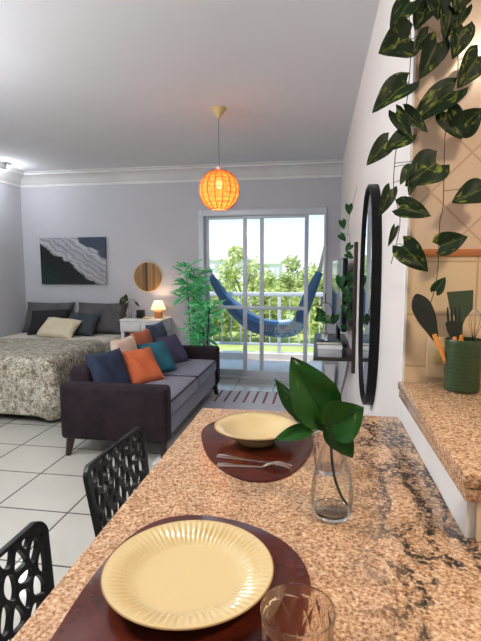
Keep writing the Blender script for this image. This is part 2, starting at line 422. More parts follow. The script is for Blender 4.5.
def sbox(name, lo, hi, m, parent=None, bev=0.0):
    bm = bmesh.new(); box(bm, lo, hi, bev)
    return struct(name, bm, m, parent)

def bx(*boxes, bev=0.0, seg=2):
    bm = bmesh.new()
    for lo, hi in boxes: box(bm, lo, hi, bev, seg)
    return bm

def leaf_bm(bm, base, tip, width, nrm=(0, -1, 0.25), fold=0.25, droop=0.12, heart=0.2, twist=0.0, power=0.62, nu=10, nv=4):
    """one leaf blade: heart-shaped (heart > 0) or lance-shaped, folded along its midrib"""
    base = Vector(base); tip = Vector(tip); d = tip - base; Ln = d.length; d.normalize()
    n = Vector(nrm); n = (n - d * n.dot(d)).normalized(); s = d.cross(n)
    if twist:
        Rm = Matrix.Rotation(twist, 3, d); n = Rm @ n; s = Rm @ s
    uv = bm.loops.layers.uv.verify()
    G = []
    th = 0.0007
    for side in (1, -1):
        g = []
        for i in range(nu + 1):
            u = i / nu
            hw = width / 2 * max(math.sin(PI * min(u * 0.97 + 0.03, 1.0) ** power), 0.0) ** 0.85
            row = []
            for j in range(-nv, nv + 1):
                w = j / nv
                al = u * Ln - heart * Ln * abs(w) ** 1.3 * (1 - u) ** 2.2
                h = fold * hw * abs(w) - droop * Ln * u * u + 0.03 * width * math.sin(u * 9 + w * 4)
                p = base + d * al + s * (w * hw) + n * (h + side * th / 2)
                row.append((bm.verts.new(p), (w * 0.5 + 0.5, u)))
            g.append(row)
        G.append(g)
    def quad(a):
        try: f = bm.faces.new([x[0] for x in a])
        except ValueError: return
        f.smooth = True
        for l, x in zip(f.loops, a): l[uv].uv = x[1]
    for gi, g in enumerate(G):
        for i in range(nu):
            for j in range(2 * nv):
                a = [g[i][j], g[i][j + 1], g[i + 1][j + 1], g[i + 1][j]]
                quad(a if gi == 0 else a[::-1])
    t, b = G
    for i in range(nu):
        quad([t[i][0], t[i + 1][0], b[i + 1][0], b[i][0]]); quad([t[i][-1], b[i][-1], b[i + 1][-1], t[i + 1][-1]])

def rel(p, o): return (p[0] - o[0], p[1] - o[1], p[2] - o[2])

# ------------------------------------------------------------------ the room
D, W, LX, CZ, YB, KX, YK = 5.856, 0.268, -3.95, 2.66, -2.2, 2.0, 1.49
DX0, DX1, DZ = -1.495, 0.103, 2.155
sbox('floor', (LX - 0.15, YB - 0.15, -0.12), (KX + 0.15, D + 0.118, 0.0), 'floor')
sbox('ceiling', (LX - 0.15, YB - 0.15, CZ), (KX + 0.15, D + 0.15, CZ + 0.2), 'ceiling')
sbox('wall_left', (LX - 0.12, YB, 0), (LX, D + 0.12, CZ), 'wall')
struct('wall_back', bx(((LX, D, 0), (DX0, D + 0.12, CZ)), ((DX1, D, 0), (W + 0.15, D + 0.12, CZ)), ((DX0, D, DZ), (DX1, D + 0.12, CZ))), 'wall')
sbox('wall_right', (W, YK + 0.02, 0), (W + 0.15, D, CZ), 'wall_r')
sbox('wall_front', (LX, YB - 0.12, 0), (KX, YB, CZ), 'wall')
sbox('wall_kitchen_right', (KX, YB, 0), (KX + 0.12, YK, CZ), 'wall_r')
sbox('wall_kitchen', (W + 0.004, YK, 0), (KX, YK + 0.02, 1.455), 'tile_sq')
sbox('wall_kitchen_upper', (W + 0.004, YK, 1.478), (KX, YK + 0.02, CZ), 'tile_di')
sbox('trim_1', (W + 0.004, YK - 0.006, 1.455), (KX, YK + 0.02, 1.478), 'terracotta', bev=0.003)
sbox('trim_2', (W - 0.003, YK - 0.004, 0), (W + 0.004, YK + 0.02, CZ), 'white')

def cove(name, axis):
    """plaster cove between wall and ceiling"""
    bm = bmesh.new()
    pr = [(0.0, 0.0), (0.012, 0.0), (0.015, 0.03), (0.03, 0.035), (0.06, 0.075), (0.12, 0.11), (0.20, 0.125), (0.205, 0.14), (0.25, 0.145), (0.25, 0.152), (0.0, 0.152)]
    ends = ((LX, W) if axis == 'x' else (YB, D))
    rows = []
    for e in ends:
        rows.append([bm.verts.new((e, D - p, CZ - 0.152 + z) if axis == 'x' else (LX + p, e, CZ - 0.152 + z)) for p, z in pr])
    for k in range(len(pr)):
        k2 = (k + 1) % len(pr)
        bm.faces.new((rows[0][k], rows[0][k2], rows[1][k2], rows[1][k]))
    bm.faces.new(rows[0]); bm.faces.new(rows[1][::-1])
    return struct(name, bm, 'trim')
cove('trim_3', 'x'); cove('trim_4', 'y')
sbox('baseboard_back', (LX, D - 0.012, 0), (DX0, D, 0.08), 'white', bev=0.003)
sbox('baseboard_right', (W - 0.012, YK + 0.1, 0), (W, D, 0.08), 'white', bev=0.003)
sbox('baseboard_left', (LX, YB, 0), (LX + 0.012, D, 0.08), 'white', bev=0.003)

# sliding balcony door
dr = bpy.data.objects.new('door_1', None); COL.objects.link(dr); dr.location = (0, D, 0); dr['kind'] = 'structure'
obj('door_frame', bx(((DX0, -0.025, 0), (DX0 + 0.065, 0.115, DZ)), ((DX1 - 0.03, -0.025, 0), (DX1, 0.115, DZ)), ((DX0 + 0.0655, -0.025, DZ - 0.075), (DX1 - 0.0305, 0.115, DZ)), ((DX0 + 0.0655, -0.025, 0), (DX1 - 0.0305, 0.115, 0.03)), bev=0.003), 'alu', dr)
def leaf_panel(x0, x1, y):
    f = obj('sliding_panel', bx(((x0, y, 0.032), (x0 + 0.05, y + 0.035, DZ - 0.077)), ((x1 - 0.05, y, 0.032), (x1, y + 0.035, DZ - 0.077)),
            ((x0 + 0.05, y, 0.032), (x1 - 0.05, y + 0.035, 0.11)), ((x0 + 0.05, y, DZ - 0.11), (x1 - 0.05, y + 0.035, DZ - 0.077)),
            ((x0 + 0.05, y, 0.905), (x1 - 0.05, y + 0.035, 0.945)), bev=0.003), 'alu', dr)
    for za, zb in ((0.11, 0.905), (0.945, DZ - 0.11)):
        obj('pane', bx(((x0 + 0.05, y + 0.015, za), (x1 - 0.05, y + 0.020, zb))), 'pane', f, smooth=False)
leaf_panel(-1.43, -0.672, 0.062); leaf_panel(-0.93, -0.112, 0.012)

# balcony and garden
sbox('balcony_floor', (-2.4, D + 0.12, -0.14), (1.2, 7.42, -0.012), 'deck')
sbox('balcony_wall_left', (-1.80, D + 0.12, -0.012), (-1.63, 6.72, 2.7), 'wall_r')
sbox('balcony_wall_right', (0.135, D + 0.12, -0.012), (0.30, 6.72, 2.7), 'wall_r')
sbox('balcony_kerb', (-2.4, 7.22, -0.012), (1.2, 7.42, 0.09), 'deck')
MT['lawn'] = mat('lawn', (0.30, 0.38, 0.09), 0.9, col2=(0.48, 0.52, 0.20), scale=2.5, bmp=0.3, bscale=60)
sbox('garden_ground', (-60, 7.42, -0.6), (60, 120, -0.35), 'lawn')

ra = thing('balcony_railing', 'white metal balcony railing with thin upright bars behind the hammock', 'railing', (-0.6, 7.3, 0.09))
obj('top_rail', bx(((-1.75, -0.03, 0.90), (1.7, 0.03, 0.965)), bev=0.01), 'alu', ra)
obj('bottom_rail', bx(((-1.75, -0.018, 0.12), (1.7, 0.018, 0.16)), bev=0.004), 'alu', ra)
for k in range(22):
    x = -1.68 + k * 0.155
    obj('baluster', bx(((x - 0.009, -0.009, 0.16), (x + 0.009, 0.009, 0.90))), 'alu', ra)
for x in (-1.60, 0.02, 1.6):
    obj('post', bx(((x - 0.025, -0.025, 0.0), (x + 0.025, 0.025, 0.90)), bev=0.003), 'alu', ra)

def foliage_mat(name, a, b):
    m, nt, N, L, bs = new_mat(name)
    out = [n for n in N if n.type == 'OUTPUT_MATERIAL'][0]
    v = coords(nt, 'Object'); n = node(nt, 'ShaderNodeTexNoise', Scale=3.0, Detail=4.0); L.new(v, n.inputs['Vector'])
    c = ramp(nt, n.outputs['Fac'], [(0.35, a), (0.65, b)]); L.new(c, bs.inputs['Base Color']); bs.inputs['Roughness'].default_value = 0.6
    t = node(nt, 'ShaderNodeBsdfTranslucent'); L.new(c, t.inputs[0])
    mx = node(nt, 'ShaderNodeMixShader'); mx.inputs[0].default_value = 0.4
    L.new(bs.outputs[0], mx.inputs[1]); L.new(t.outputs[0], mx.inputs[2]); L.new(mx.outputs[0], out.inputs[0])
    return m
MT['fol1'] = foliage_mat('lime_foliage', (0.42, 0.50, 0.12), (0.78, 0.80, 0.36))
MT['fol2'] = foliage_mat('olive_foliage', (0.34, 0.42, 0.12), (0.66, 0.70, 0.32))
MT['bark'] = mat('bark', (0.16, 0.12, 0.08), 0.9, scale=20)
def bush(x, y, h, r, m, label, seed, name='garden_shrub'):
    rnd = random.Random(seed)
    t = thing(name, label, 'shrub' if h < 2.45 else 'tree', (x, y, -0.35), 0, 'trees and shrubs beyond the balcony')
    bm = bmesh.new()
    tube(bm, [(0, 0, 0), (0.03, 0, h * 0.4), (0, 0.02, h * 0.8)], [0.06, 0.045, 0.02], 8)
    for k in range(6):
        a = k * 1.05; tube(bm, [(0, 0, h * 0.25 + 0.05 * k), (math.cos(a) * r * 0.6, math.sin(a) * r * 0.6, h * 0.5 + 0.08 * k)], [0.025, 0.01], 6)
    obj('trunk', bm, 'bark', t)
    bm = bmesh.new()
    lobes = [(rnd.uniform(-r, r) * 0.7, rnd.uniform(-r, r) * 0.6, h * rnd.uniform(0.18, 0.80), r * rnd.uniform(0.35, 0.6)) for _ in range(14)]
    lobes += [(rnd.uniform(-r, r) * 0.3, 0, h - r * 0.35, r * 0.33)]
    for lx, ly, lz, lr in lobes:
        for _ in range(150):
            d = Vector((rnd.gauss(0, 1), rnd.gauss(0, 1), rnd.gauss(0, 1))).normalized()
            p = Vector((lx, ly, lz)) + d * lr * rnd.uniform(0.55, 1.08)
            if p.z < 0.05: continue
            e = Vector((rnd.gauss(0, 1), rnd.gauss(0, 1), rnd.gauss(0, 0.7))).normalized(); q = e.cross(d)
            if q.length < 0.1: continue
            q.normalize(); s = rnd.uniform(0.05, 0.10)
            vs = [bm.verts.new(p + e * s), bm.verts.new(p + q * s * 0.45 + d * 0.01), bm.verts.new(p - e * s), bm.verts.new(p - q * s * 0.45 + d * 0.01)]
            bm.faces.new(vs)
    me_o = obj('foliage', bm, m, t, smooth=False)
    return t
BU = [(-2.75, 11.2, 1.65, 0.66, 'fol2', 'olive shrub seen low behind the left arm of the hammock'),
      (-1.30, 11.2, 1.75, 0.66, 'fol1', 'lime shrub in the near row, behind the middle of the hammock'),
      (0.12, 11.2, 1.8, 0.66, 'fol1', 'bright yellow green shrub behind the right arm of the hammock'),
      (1.55, 11.2, 1.8, 0.66, 'fol2', 'olive shrub at the far right edge of the garden'),
      (-3.55, 13.2, 2.0, 0.72, 'fol1', 'pale lime shrub at the far left edge of the garden'),
      (-2.05, 13.2, 2.46, 0.72, 'fol1', 'tallest lime green garden tree, between the two middle door stiles'),
      (-0.55, 13.2, 2.15, 0.72, 'fol2', 'olive shrub of the back row, right of the tallest garden tree'),
      (0.95, 13.2, 2.2, 0.72, 'fol1', 'lime shrub of the back row, beside the right edge of the balcony door')]
for k, (x, y, h, r, m, lb) in enumerate(BU):
    bush(x, y, h, r, m, lb, 40 + k, 'garden_tree' if h > 2.39 else 'garden_shrub')
MT['bld'] = mat('pale_render', (0.80, 0.80, 0.82), 0.9, scale=1)
MT['bldw'] = mat('dull_window', (0.55, 0.58, 0.63), 0.3, scale=1)
for x, w, h, lb in ((-12.2, 6.0, 2.9, 'low pale distant building left of the garden trees'), (-6.6, 3.5, 2.4, 'smaller pale distant building peeping between the garden trees')):
    t = thing('distant_building', lb, 'building', (x, 60, -0.35), 0, 'buildings on the skyline')
    obj('walls', bx(((-w / 2, 0, 0), (w / 2, 6, h))), 'bld', t)
    obj('roof_edge', bx(((-w / 2 - 0.2, -0.2, h), (w / 2 + 0.2, 6.2, h + 0.2))), 'bld', t)
    for k in range(4): obj('window', bx(((-w / 2 + w * (k + 0.3) / 4, -0.05, h - 1.5), (-w / 2 + w * (k + 0.7) / 4, 0.05, h - 0.5))), 'bldw', t)

# hammock
hk = thing('hammock', 'blue denim hammock with patterned middle slung across the balcony', 'hammock', (-0.75, 6.6, 0.46))
HP = smooth_pts([(x + 0.75, 0, z - 0.46) for x, z in [(-1.51, 1.32), (-1.36, 1.04), (-1.163, 0.80), (-0.95, 0.63), (-0.73, 0.545), (-0.44, 0.53), (-0.26, 0.60), (-0.15, 0.86), (-0.07, 1.11), (0.03, 1.37)]], 7)
HN = len(HP) - 1
bm = bmesh.new(); uv = bm.loops.layers.uv.verify(); g = []
nv = 20
def hframe(i):
    p = HP[i]; d = (HP[min(i + 1, HN)] - HP[max(i - 1, 0)]).normalized()
    return p, Vector((-d.z, 0, d.x))
for i in range(HN + 1):
    t = i / HN; p, nn = hframe(i)
    q = math.sin(PI * min(max(t, 0.0), 1.0))
    wid = 0.05 + 0.28 * q ** 0.7; dep = 0.05 + 0.15 * q ** 0.8
    row = []
    for j in range(nv + 1):
        w = j / nv * 2 - 1
        fold = (1 - q ** 0.5) * 0.03 * math.sin(w * 12) + 0.006 * math.sin(w * 9 + t * 20)
        row.append((bm.verts.new(p + nn * (dep * (abs(w) ** 2.2 - 0.35) + fold) + Vector((0, w * wid, 0))), (t, j / nv)))
    g.append(row)
for i in range(HN):
    for j in range(nv):
        q = [g[i][j], g[i][j + 1], g[i + 1][j + 1], g[i + 1][j]]
        f = bm.faces.new([a[0] for a in q])
        for l, a in zip(f.loops, q): l[uv].uv = a[1]
cl = obj('cloth', bm, 'hammock', hk, mods=[('SOLIDIFY', dict(thickness=0.012, offset=0))])
for e, hx, hz in ((HP[0], -0.862, 1.17), (HP[-1], 0.868, 1.44)):
    bm = bmesh.new()
    for k in range(7):
        tube(bm, [(hx, 0, hz), (e.x + (k - 3) * 0.010, (k - 3) * 0.013, e.z)], 0.006, 5)
    obj('rope', bm, 'linen', hk)
    bm = bmesh.new(); tube(bm, [(hx, 0, hz), (hx + math.copysign(0.012, hx), 0, hz + 0.012)], 0.007, 8); obj('hook', bm, 'steel', hk)
bm = bmesh.new()
for k in range(26):
    i = int(HN * (0.46 + 0.30 * k / 25)); p, nn = hframe(i); q = math.sin(PI * i / HN)
    wid = 0.05 + 0.28 * q ** 0.7; dep = 0.05 + 0.15 * q ** 0.8
    e = p + nn * dep * 0.65
    tube(bm, [(e.x, -wid - 0.004, e.z), (e.x + 0.005 * math.sin(k * 2.0), -wid - 0.014, e.z - 0.09)], 0.004, 4)
obj('fringe', bm, 'linen', hk)

# ------------------------------------------------------------------ counter
wt = obj('granite_worktop', bx(((-0.383, -0.9, 0.905), (W - 0.006, 1.522, 0.945)), ((W - 0.006, -0.9, 0.905), (KX - 0.01, 1.483, 0.945)), bev=0.0008, seg=1), 'granite')
tag(wt, 'long beige granite breakfast counter with dark veins, carrying the place settings', 'worktop')
sbox('wall_counter', (-0.02, -0.85, 0), (0.10, 1.45, 0.903), 'wall_r')
lb = thing('raised_ledge', 'raised ledge of amber granite against the kitchen wall, bearing the green utensil pot', 'ledge', (W, 0.82, 0.946))
obj('ledge_top', bx(((-0.016, -0.01, 0.101), (1.70, 0.662, 0.126)), ((-0.012, -0.006, 0.075), (1.70, 0.662, 0.0995)), bev=0.004), 'granite2', lb)
obj('white_riser', bx(((-0.003, 0.012, 0.0), (0.012, 0.664, 0.075))), 'white', lb)
obj('tiled_end', bx(((0.0125, 0.0, 0.0), (1.69, 0.012, 0.075))), 'panel_tile', lb)
obj('core', bx(((0.0125, 0.0125, 0.0), (1.69, 0.66, 0.0745))), 'white', lb)
oz = 1.073
ol = thing('wall_outlet', 'cream outlet plate on the kitchen tiles behind the green pot', 'outlet', (0.362, YK, 1.15))
obj('plate', bx(((-0.028, -0.010, -0.062), (0.045, -0.001, 0.062)), bev=0.004), mat('cream_plastic', (0.72, 0.56, 0.37), 0.4), ol)
obj('socket', bx(((-0.012, -0.013, -0.02), (0.024, -0.009, 0.02)), bev=0.003), 'brass', ol)

# placemats
def placemat(label, pts, cx, cy):
    bm = bmesh.new(); P = smooth_pts([(x - cx, y - cy, 0) for x, y in pts], 6, True)
    prism(bm, [(p.x, p.y) for p in P], 0.0, 0.003, 0.0008)
    o = obj('placemat', bm, 'placemat'); o.location = (cx, cy, 0.9455)
    return tag(o, label, 'placemat', 'placemats on the counter')
placemat('dark wine placemat under the cream bowl at the far end of the counter', [(-0.327, 1.288), (-0.315, 1.365), (-0.262, 1.428), (-0.179, 1.455), (-0.064, 1.445), (-0.005, 1.372), (0.001, 1.251), (-0.021, 1.126), (-0.053, 1.041), (-0.098, 0.997), (-0.154, 0.993), (-0.206, 1.027), (-0.258, 1.095), (-0.298, 1.183)], -0.16, 1.22)
placemat('dark wine placemat under the fluted cream plate nearest the camera', [(-0.32, 0.44), (-0.333, 0.54), (-0.336, 0.631), (-0.329, 0.714), (-0.301, 0.786), (-0.254, 0.822), (-0.187, 0.829), (-0.106, 0.807), (-0.039, 0.755), (-0.006, 0.685), (-0.005, 0.60), (-0.03, 0.50), (-0.07, 0.41), (-0.13, 0.37), (-0.20, 0.36), (-0.27, 0.38)], -0.17, 0.62)

# fluted plate
pl = thing('dinner_plate', 'cream dinner plate with a fluted rim on the nearest placemat', 'plate', (-0.185, 0.640, 0.9487))
bm = bmesh.new(); seg = 288
prof_t = [(0.0, 0.009), (0.040, 0.0092), (0.072, 0.0098), (0.082, 0.0115), (0.090, 0.0165), (0.100, 0.0205), (0.110, 0.0232), (0.120, 0.0252), (0.1245, 0.0262), (0.127, 0.0262)]
prof_b = [(0.1268, 0.0242), (0.120, 0.0215), (0.105, 0.016), (0.088, 0.006), (0.078, 0.0), (0.072, 0.0), (0.070, 0.004), (0.0, 0.004)]
rings = []
for top, pr in ((1, prof_t), (0, prof_b)):
    for r, z in pr:
        if r == 0: rings.append([bm.verts.new((0, 0, z))]); continue
        amp = 0.0
        if top and 0.084 < r < 0.122: amp = 0.0020 * math.sin(PI * (r - 0.082) / 0.042)
        rings.append([bm.verts.new((r * math.cos(2 * PI * k / seg), r * math.sin(2 * PI * k / seg), z + amp * math.cos(2 * PI * k / seg * 72))) for k in range(seg)])
for a, b in zip(rings, rings[1:]):
    for k in range(seg):
        k2 = (k + 1) % seg
        if len(a) == 1: bm.faces.new((a[0], b[k], b[k2]))
        elif len(b) == 1: bm.faces.new((a[k2], a[k], b[0]))
        else: bm.faces.new((a[k], b[k], b[k2], a[k2]))
obj('dish', bm, 'cream', pl, angle=70)
MT['rim'] = mat('brown_glaze_line', (0.40, 0.27, 0.12), 0.25, scale=8)
bm = bmesh.new(); lathe(bm, [(0.1265, 0.0238), (0.1278, 0.0245), (0.1282, 0.0255), (0.1275, 0.0265), (0.1262, 0.0266)], 128, cap=False)
tag(obj('rim', bm, 'rim', pl), 'thin brown glazed rim')

bw = thing('soup_bowl', 'shallow cream bowl on the far placemat behind the cutlery', 'bowl', (-0.160, 1.235, 0.9487))
bm = bmesh.new()
lathe(bm, [(0.0, 0.004), (0.045, 0.004), (0.046, 0.0), (0.052, 0.0), (0.056, 0.007), (0.075, 0.020), (0.094, 0.037), (0.112, 0.043), (0.1145, 0.0445), (0.113, 0.046), (0.096, 0.0415), (0.086, 0.035), (0.070, 0.022), (0.050, 0.0115), (0.03, 0.0085), (0.0, 0.008)], 96)
obj('dish', bm, 'cream', bw, angle=70)
bm = bmesh.new(); lathe(bm, [(0.112, 0.0425), (0.1152, 0.0436), (0.1156, 0.0448), (0.1148, 0.0462), (0.1125, 0.0465)], 96, cap=False)
tag(obj('rim', bm, 'rim', bw), 'thin brown glazed rim')

# cutlery
def spoonlike(name, label, p0, p1, kind):
    p0 = Vector(p0); p1 = Vector(p1); d = p1 - p0; Ln = d.length
    t = thing(name, label, 'cutlery', (p0.x, p0.y, 0.9492), math.atan2(d.y, d.x))
    hl = Ln * 0.62
    bm = bmesh.new()
    pr = [(0, 0.0075), (0.012, 0.0098), (hl * 0.5, 0.0068), (hl, 0.0040)]
    P = smooth_pts([(x, w, 0) for x, w in pr], 5)
    out = [(p.x, p.y) for p in P] + [(p.x, -p.y) for p in reversed(P)]
    prism(bm, out, 0.0, 0.003, 0.0008); obj('handle', bm, 'steel', t)
    bm = bmesh.new(); L2 = Ln - hl
    if kind == 'fork':
        nx, ny = 14, 8; g = []
        def hw(u): return 0.0032 + (0.0115 - 0.0032) * min(1, u / 0.45) ** 0.8 if u < 0.45 else 0.0115 - 0.0012 * (u - 0.45)
        def zz(u): return 0.0035 + 0.010 * math.sin(min(u, 1) * PI * 0.95) * (1 if u < 0.5 else 1)
        rows = []
        for i in range(9):
            u = i / 8 * 0.5
            rows.append([bm.verts.new((hl + L2 * u, (j / 4 - 1) * hw(u), zz(u) - 0.003 * (1 - (j / 4 - 1) ** 2))) for j in range(9)])
        for i in range(8):
            for j in range(8): bm.faces.new((rows[i][j], rows[i][j + 1], rows[i + 1][j + 1], rows[i + 1][j]))
        bmesh.ops.solidify(bm, geom=bm.faces[:], thickness=0.0015)
        for k in range(4):
            y = (k - 1.5) * 0.0065
            tube(bm, [(hl + L2 * u, y, zz(u) - 0.001) for u in (0.47, 0.6, 0.75, 0.9, 1.0)], [0.0021, 0.0020, 0.0018, 0.0014, 0.0008], 6)
        obj('tines', bm, 'steel', t)
    else:
        P = smooth_pts([(hl, 0.0032, 0), (hl + L2 * 0.2, 0.0085, 0), (hl + L2 * 0.6, 0.0100, 0), (hl + L2 * 0.9, 0.0070, 0), (Ln, -0.002, 0), (hl + L2 * 0.8, -0.0055, 0), (hl + L2 * 0.3, -0.006, 0), (hl, -0.0032, 0)], 4)
        prism(bm, [(p.x, p.y) for p in P], 0.0005, 0.0025, 0.0006); obj('blade', bm, 'steel', t)
    return t
spoonlike('table_knife', 'steel table knife lying closest to the cream bowl, behind the fork', (-0.243, 1.112), (-0.052, 1.078), 'knife')
spoonlike('table_fork', 'steel table fork lying in front of the knife on the far placemat', (-0.232, 1.058), (-0.055, 1.062), 'fork')

# faceted tumblers
def tumbler(loc, label):
    t = thing('glass_tumbler', label, 'glass', loc, 0, 'faceted tumblers on the counter')
    bm = bmesh.new(); n = 12
    lv = [(0.0300, 0.0), (0.0345, 0.014), (0.0352, 0.036), (0.0405, 0.058), (0.0402, 0.080)]
    rings = []
    for i, (r, z) in enumerate(lv):
        rings.append([bm.verts.new((r * math.cos(2 * PI * (k + 0.5 * (i % 2)) / n), r * math.sin(2 * PI * (k + 0.5 * (i % 2)) / n), z)) for k in range(n)])
    for i in range(len(lv) - 1):
        for k in range(n):
            a, b = rings[i], rings[i + 1]; k2 = (k + 1) % n
            if i % 2 == 0:
                bm.faces.new((a[k], a[k2], b[k])); bm.faces.new((a[k2], b[k2], b[k]))
            else:
                bm.faces.new((a[k], b[k2], b[k])); bm.faces.new((a[k], a[k2], b[k2]))
    m = 48
    top = rings[-1]
    circ = lambda r, z: [bm.verts.new((r * math.cos(2 * PI * k / m), r * math.sin(2 * PI * k / m), z)) for k in range(m)]
    R = [circ(0.0412, 0.085), circ(0.0420, 0.096), circ(0.0418, 0.0975), circ(0.0405, 0.0978), circ(0.0398, 0.096), circ(0.0385, 0.080), circ(0.0340, 0.040), circ(0.0290, 0.010), circ(0.020, 0.0075)]
    for k in range(n):
        for s in range(4):
            bm.faces.new((top[k], R[0][(k * 4 + s + 1) % m], R[0][(k * 4 + s) % m]))
        bm.faces.new((top[k], top[(k + 1) % n], R[0][(k * 4 + 4) % m]))
    for a, b in zip(R, R[1:]):
        for k in range(m): bm.faces.new((a[k], a[(k + 1) % m], b[(k + 1) % m], b[k]))
    bm.faces.new(R[-1]); bm.faces.new(rings[0][::-1])
    obj('cup', bm, 'amber', t, angle=8)
    return t
tm = tumbler((-0.016, 0.487, 0.9457), 'faceted amber tinted tumbler beside the fluted dinner plate')
dup(tm, (0.033, 1.075, 0.9457), 0.2, 'faceted tumbler standing behind the vase, by the far placemat')

# glass vase with cutting
VX, VY = 0.034, 0.872
vz = thing('bud_vase', 'clear glass carafe vase with water in front of the far placemat', 'vase', (VX, VY, 0.9457))
outer = [(0.0, 0.0), (0.030, 0.0), (0.034, 0.002), (0.0385, 0.014), (0.041, 0.032), (0.041, 0.050), (0.0375, 0.078), (0.030, 0.108), (0.021, 0.132), (0.0155, 0.150), (0.0145, 0.162), (0.0165, 0.176), (0.020, 0.186), (0.0205, 0.188)]
inner = [(0.0190, 0.188), (0.0150, 0.176), (0.0128, 0.162), (0.0138, 0.150), (0.0192, 0.132), (0.0282, 0.108), (0.0357, 0.078), (0.0392, 0.050), (0.0392, 0.032), (0.0365, 0.018), (0.030, 0.011), (0.0, 0.010)]
bm = bmesh.new(); lathe(bm, outer + inner, 64); obj('glass_body', bm, 'thin_glass', vz, angle=60)
bm = bmesh.new(); lathe(bm, [(0.0, 0.0098), (0.030, 0.0108), (0.0367, 0.018), (0.0394, 0.032), (0.0394, 0.050), (0.0359, 0.078), (0.0284, 0.108), (0.0245, 0.119), (0.0, 0.1185)], 64); obj('water', bm, 'thin_water', vz, angle=60)
bm = bmesh.new(); lathe(bm, [(0.0, 0.0012), (0.029, 0.0012), (0.0335, 0.003), (0.0372, 0.014), (0.036, 0.0162), (0.030, 0.0096), (0.0, 0.0090)], 64); obj('base', bm, 'glass', vz, angle=60)
ct = thing('pothos_cutting', 'green leafy cutting standing in the clear carafe vase', 'plant', (VX, VY, 0.9557))
o0 = (VX, VY, 0.9557)
bm = bmesh.new()
tube(bm, smooth_pts([rel(p, o0) for p in [(0.030, 0.868, 1.137), (0.030, 0.870, 1.095), (0.036, 0.870, 1.034), (0.050, 0.868, 0.992), (0.062, 0.866, 0.974)]], 6), 0.0028, 8)
obj('stem', bm, 'dark_stem', ct)
LV = [((0.020, 0.87, 1.133), (-0.042, 0.858, 1.256), 0.092, 0.10, (0.15, -1, 0.12)), ((-0.006, 0.88, 1.129), (-0.083, 0.885, 1.203), 0.046, -0.5, (-0.2, -1, 0.2)),
      ((-0.008, 0.86, 1.118), (-0.076, 0.845, 1.104), 0.032, 0.1, (0, -0.8, 0.6)), ((0.026, 0.850, 1.130), (0.084, 0.835, 1.172), 0.080, -0.1, (-0.1, -1, 0.1)),
      ((0.032, 0.868, 1.135), (0.068, 0.850, 1.070), 0.055, 0.35, (0, -1, 0.3))]
for b, t, w, tw, nr in LV:
    bm = bmesh.new()
    tube(bm, smooth_pts([rel((0.030, 0.868, 1.130), o0), rel(((0.030 + b[0]) / 2, 0.868, b[2] + 0.006), o0), rel(b, o0)], 4), 0.0018, 6)
    leaf_bm(bm, rel(b, o0), rel(t, o0), w, nr, fold=0.35, droop=0.10, heart=0.08, twist=tw, power=0.72)
    obj('leaf', bm, 'cutting', ct, angle=80)

# ------------------------------------------------------------------ green pot with utensils
PX, PY = 0.413, 1.395
po = thing('utensil_pot', 'ribbed green enamel pot holding kitchen utensils on the raised ledge', 'pot', (PX, PY, oz))
bm = bmesh.new(); pr = [(0.0, 0.0), (0.045, 0.0), (0.047, 0.002)]
z = 0.008
while z < 0.118:
    pr += [(0.0475, z), (0.0492, z + 0.005), (0.0475, z + 0.010)]; z += 0.0115
pr += [(0.0490, 0.130), (0.0490, 0.146), (0.0480, 0.148), (0.0462, 0.147), (0.0455, 0.12), (0.0452, 0.006), (0.0, 0.005)]
lathe(bm, pr, 64); obj('body', bm, 'green_pot', po, angle=50)

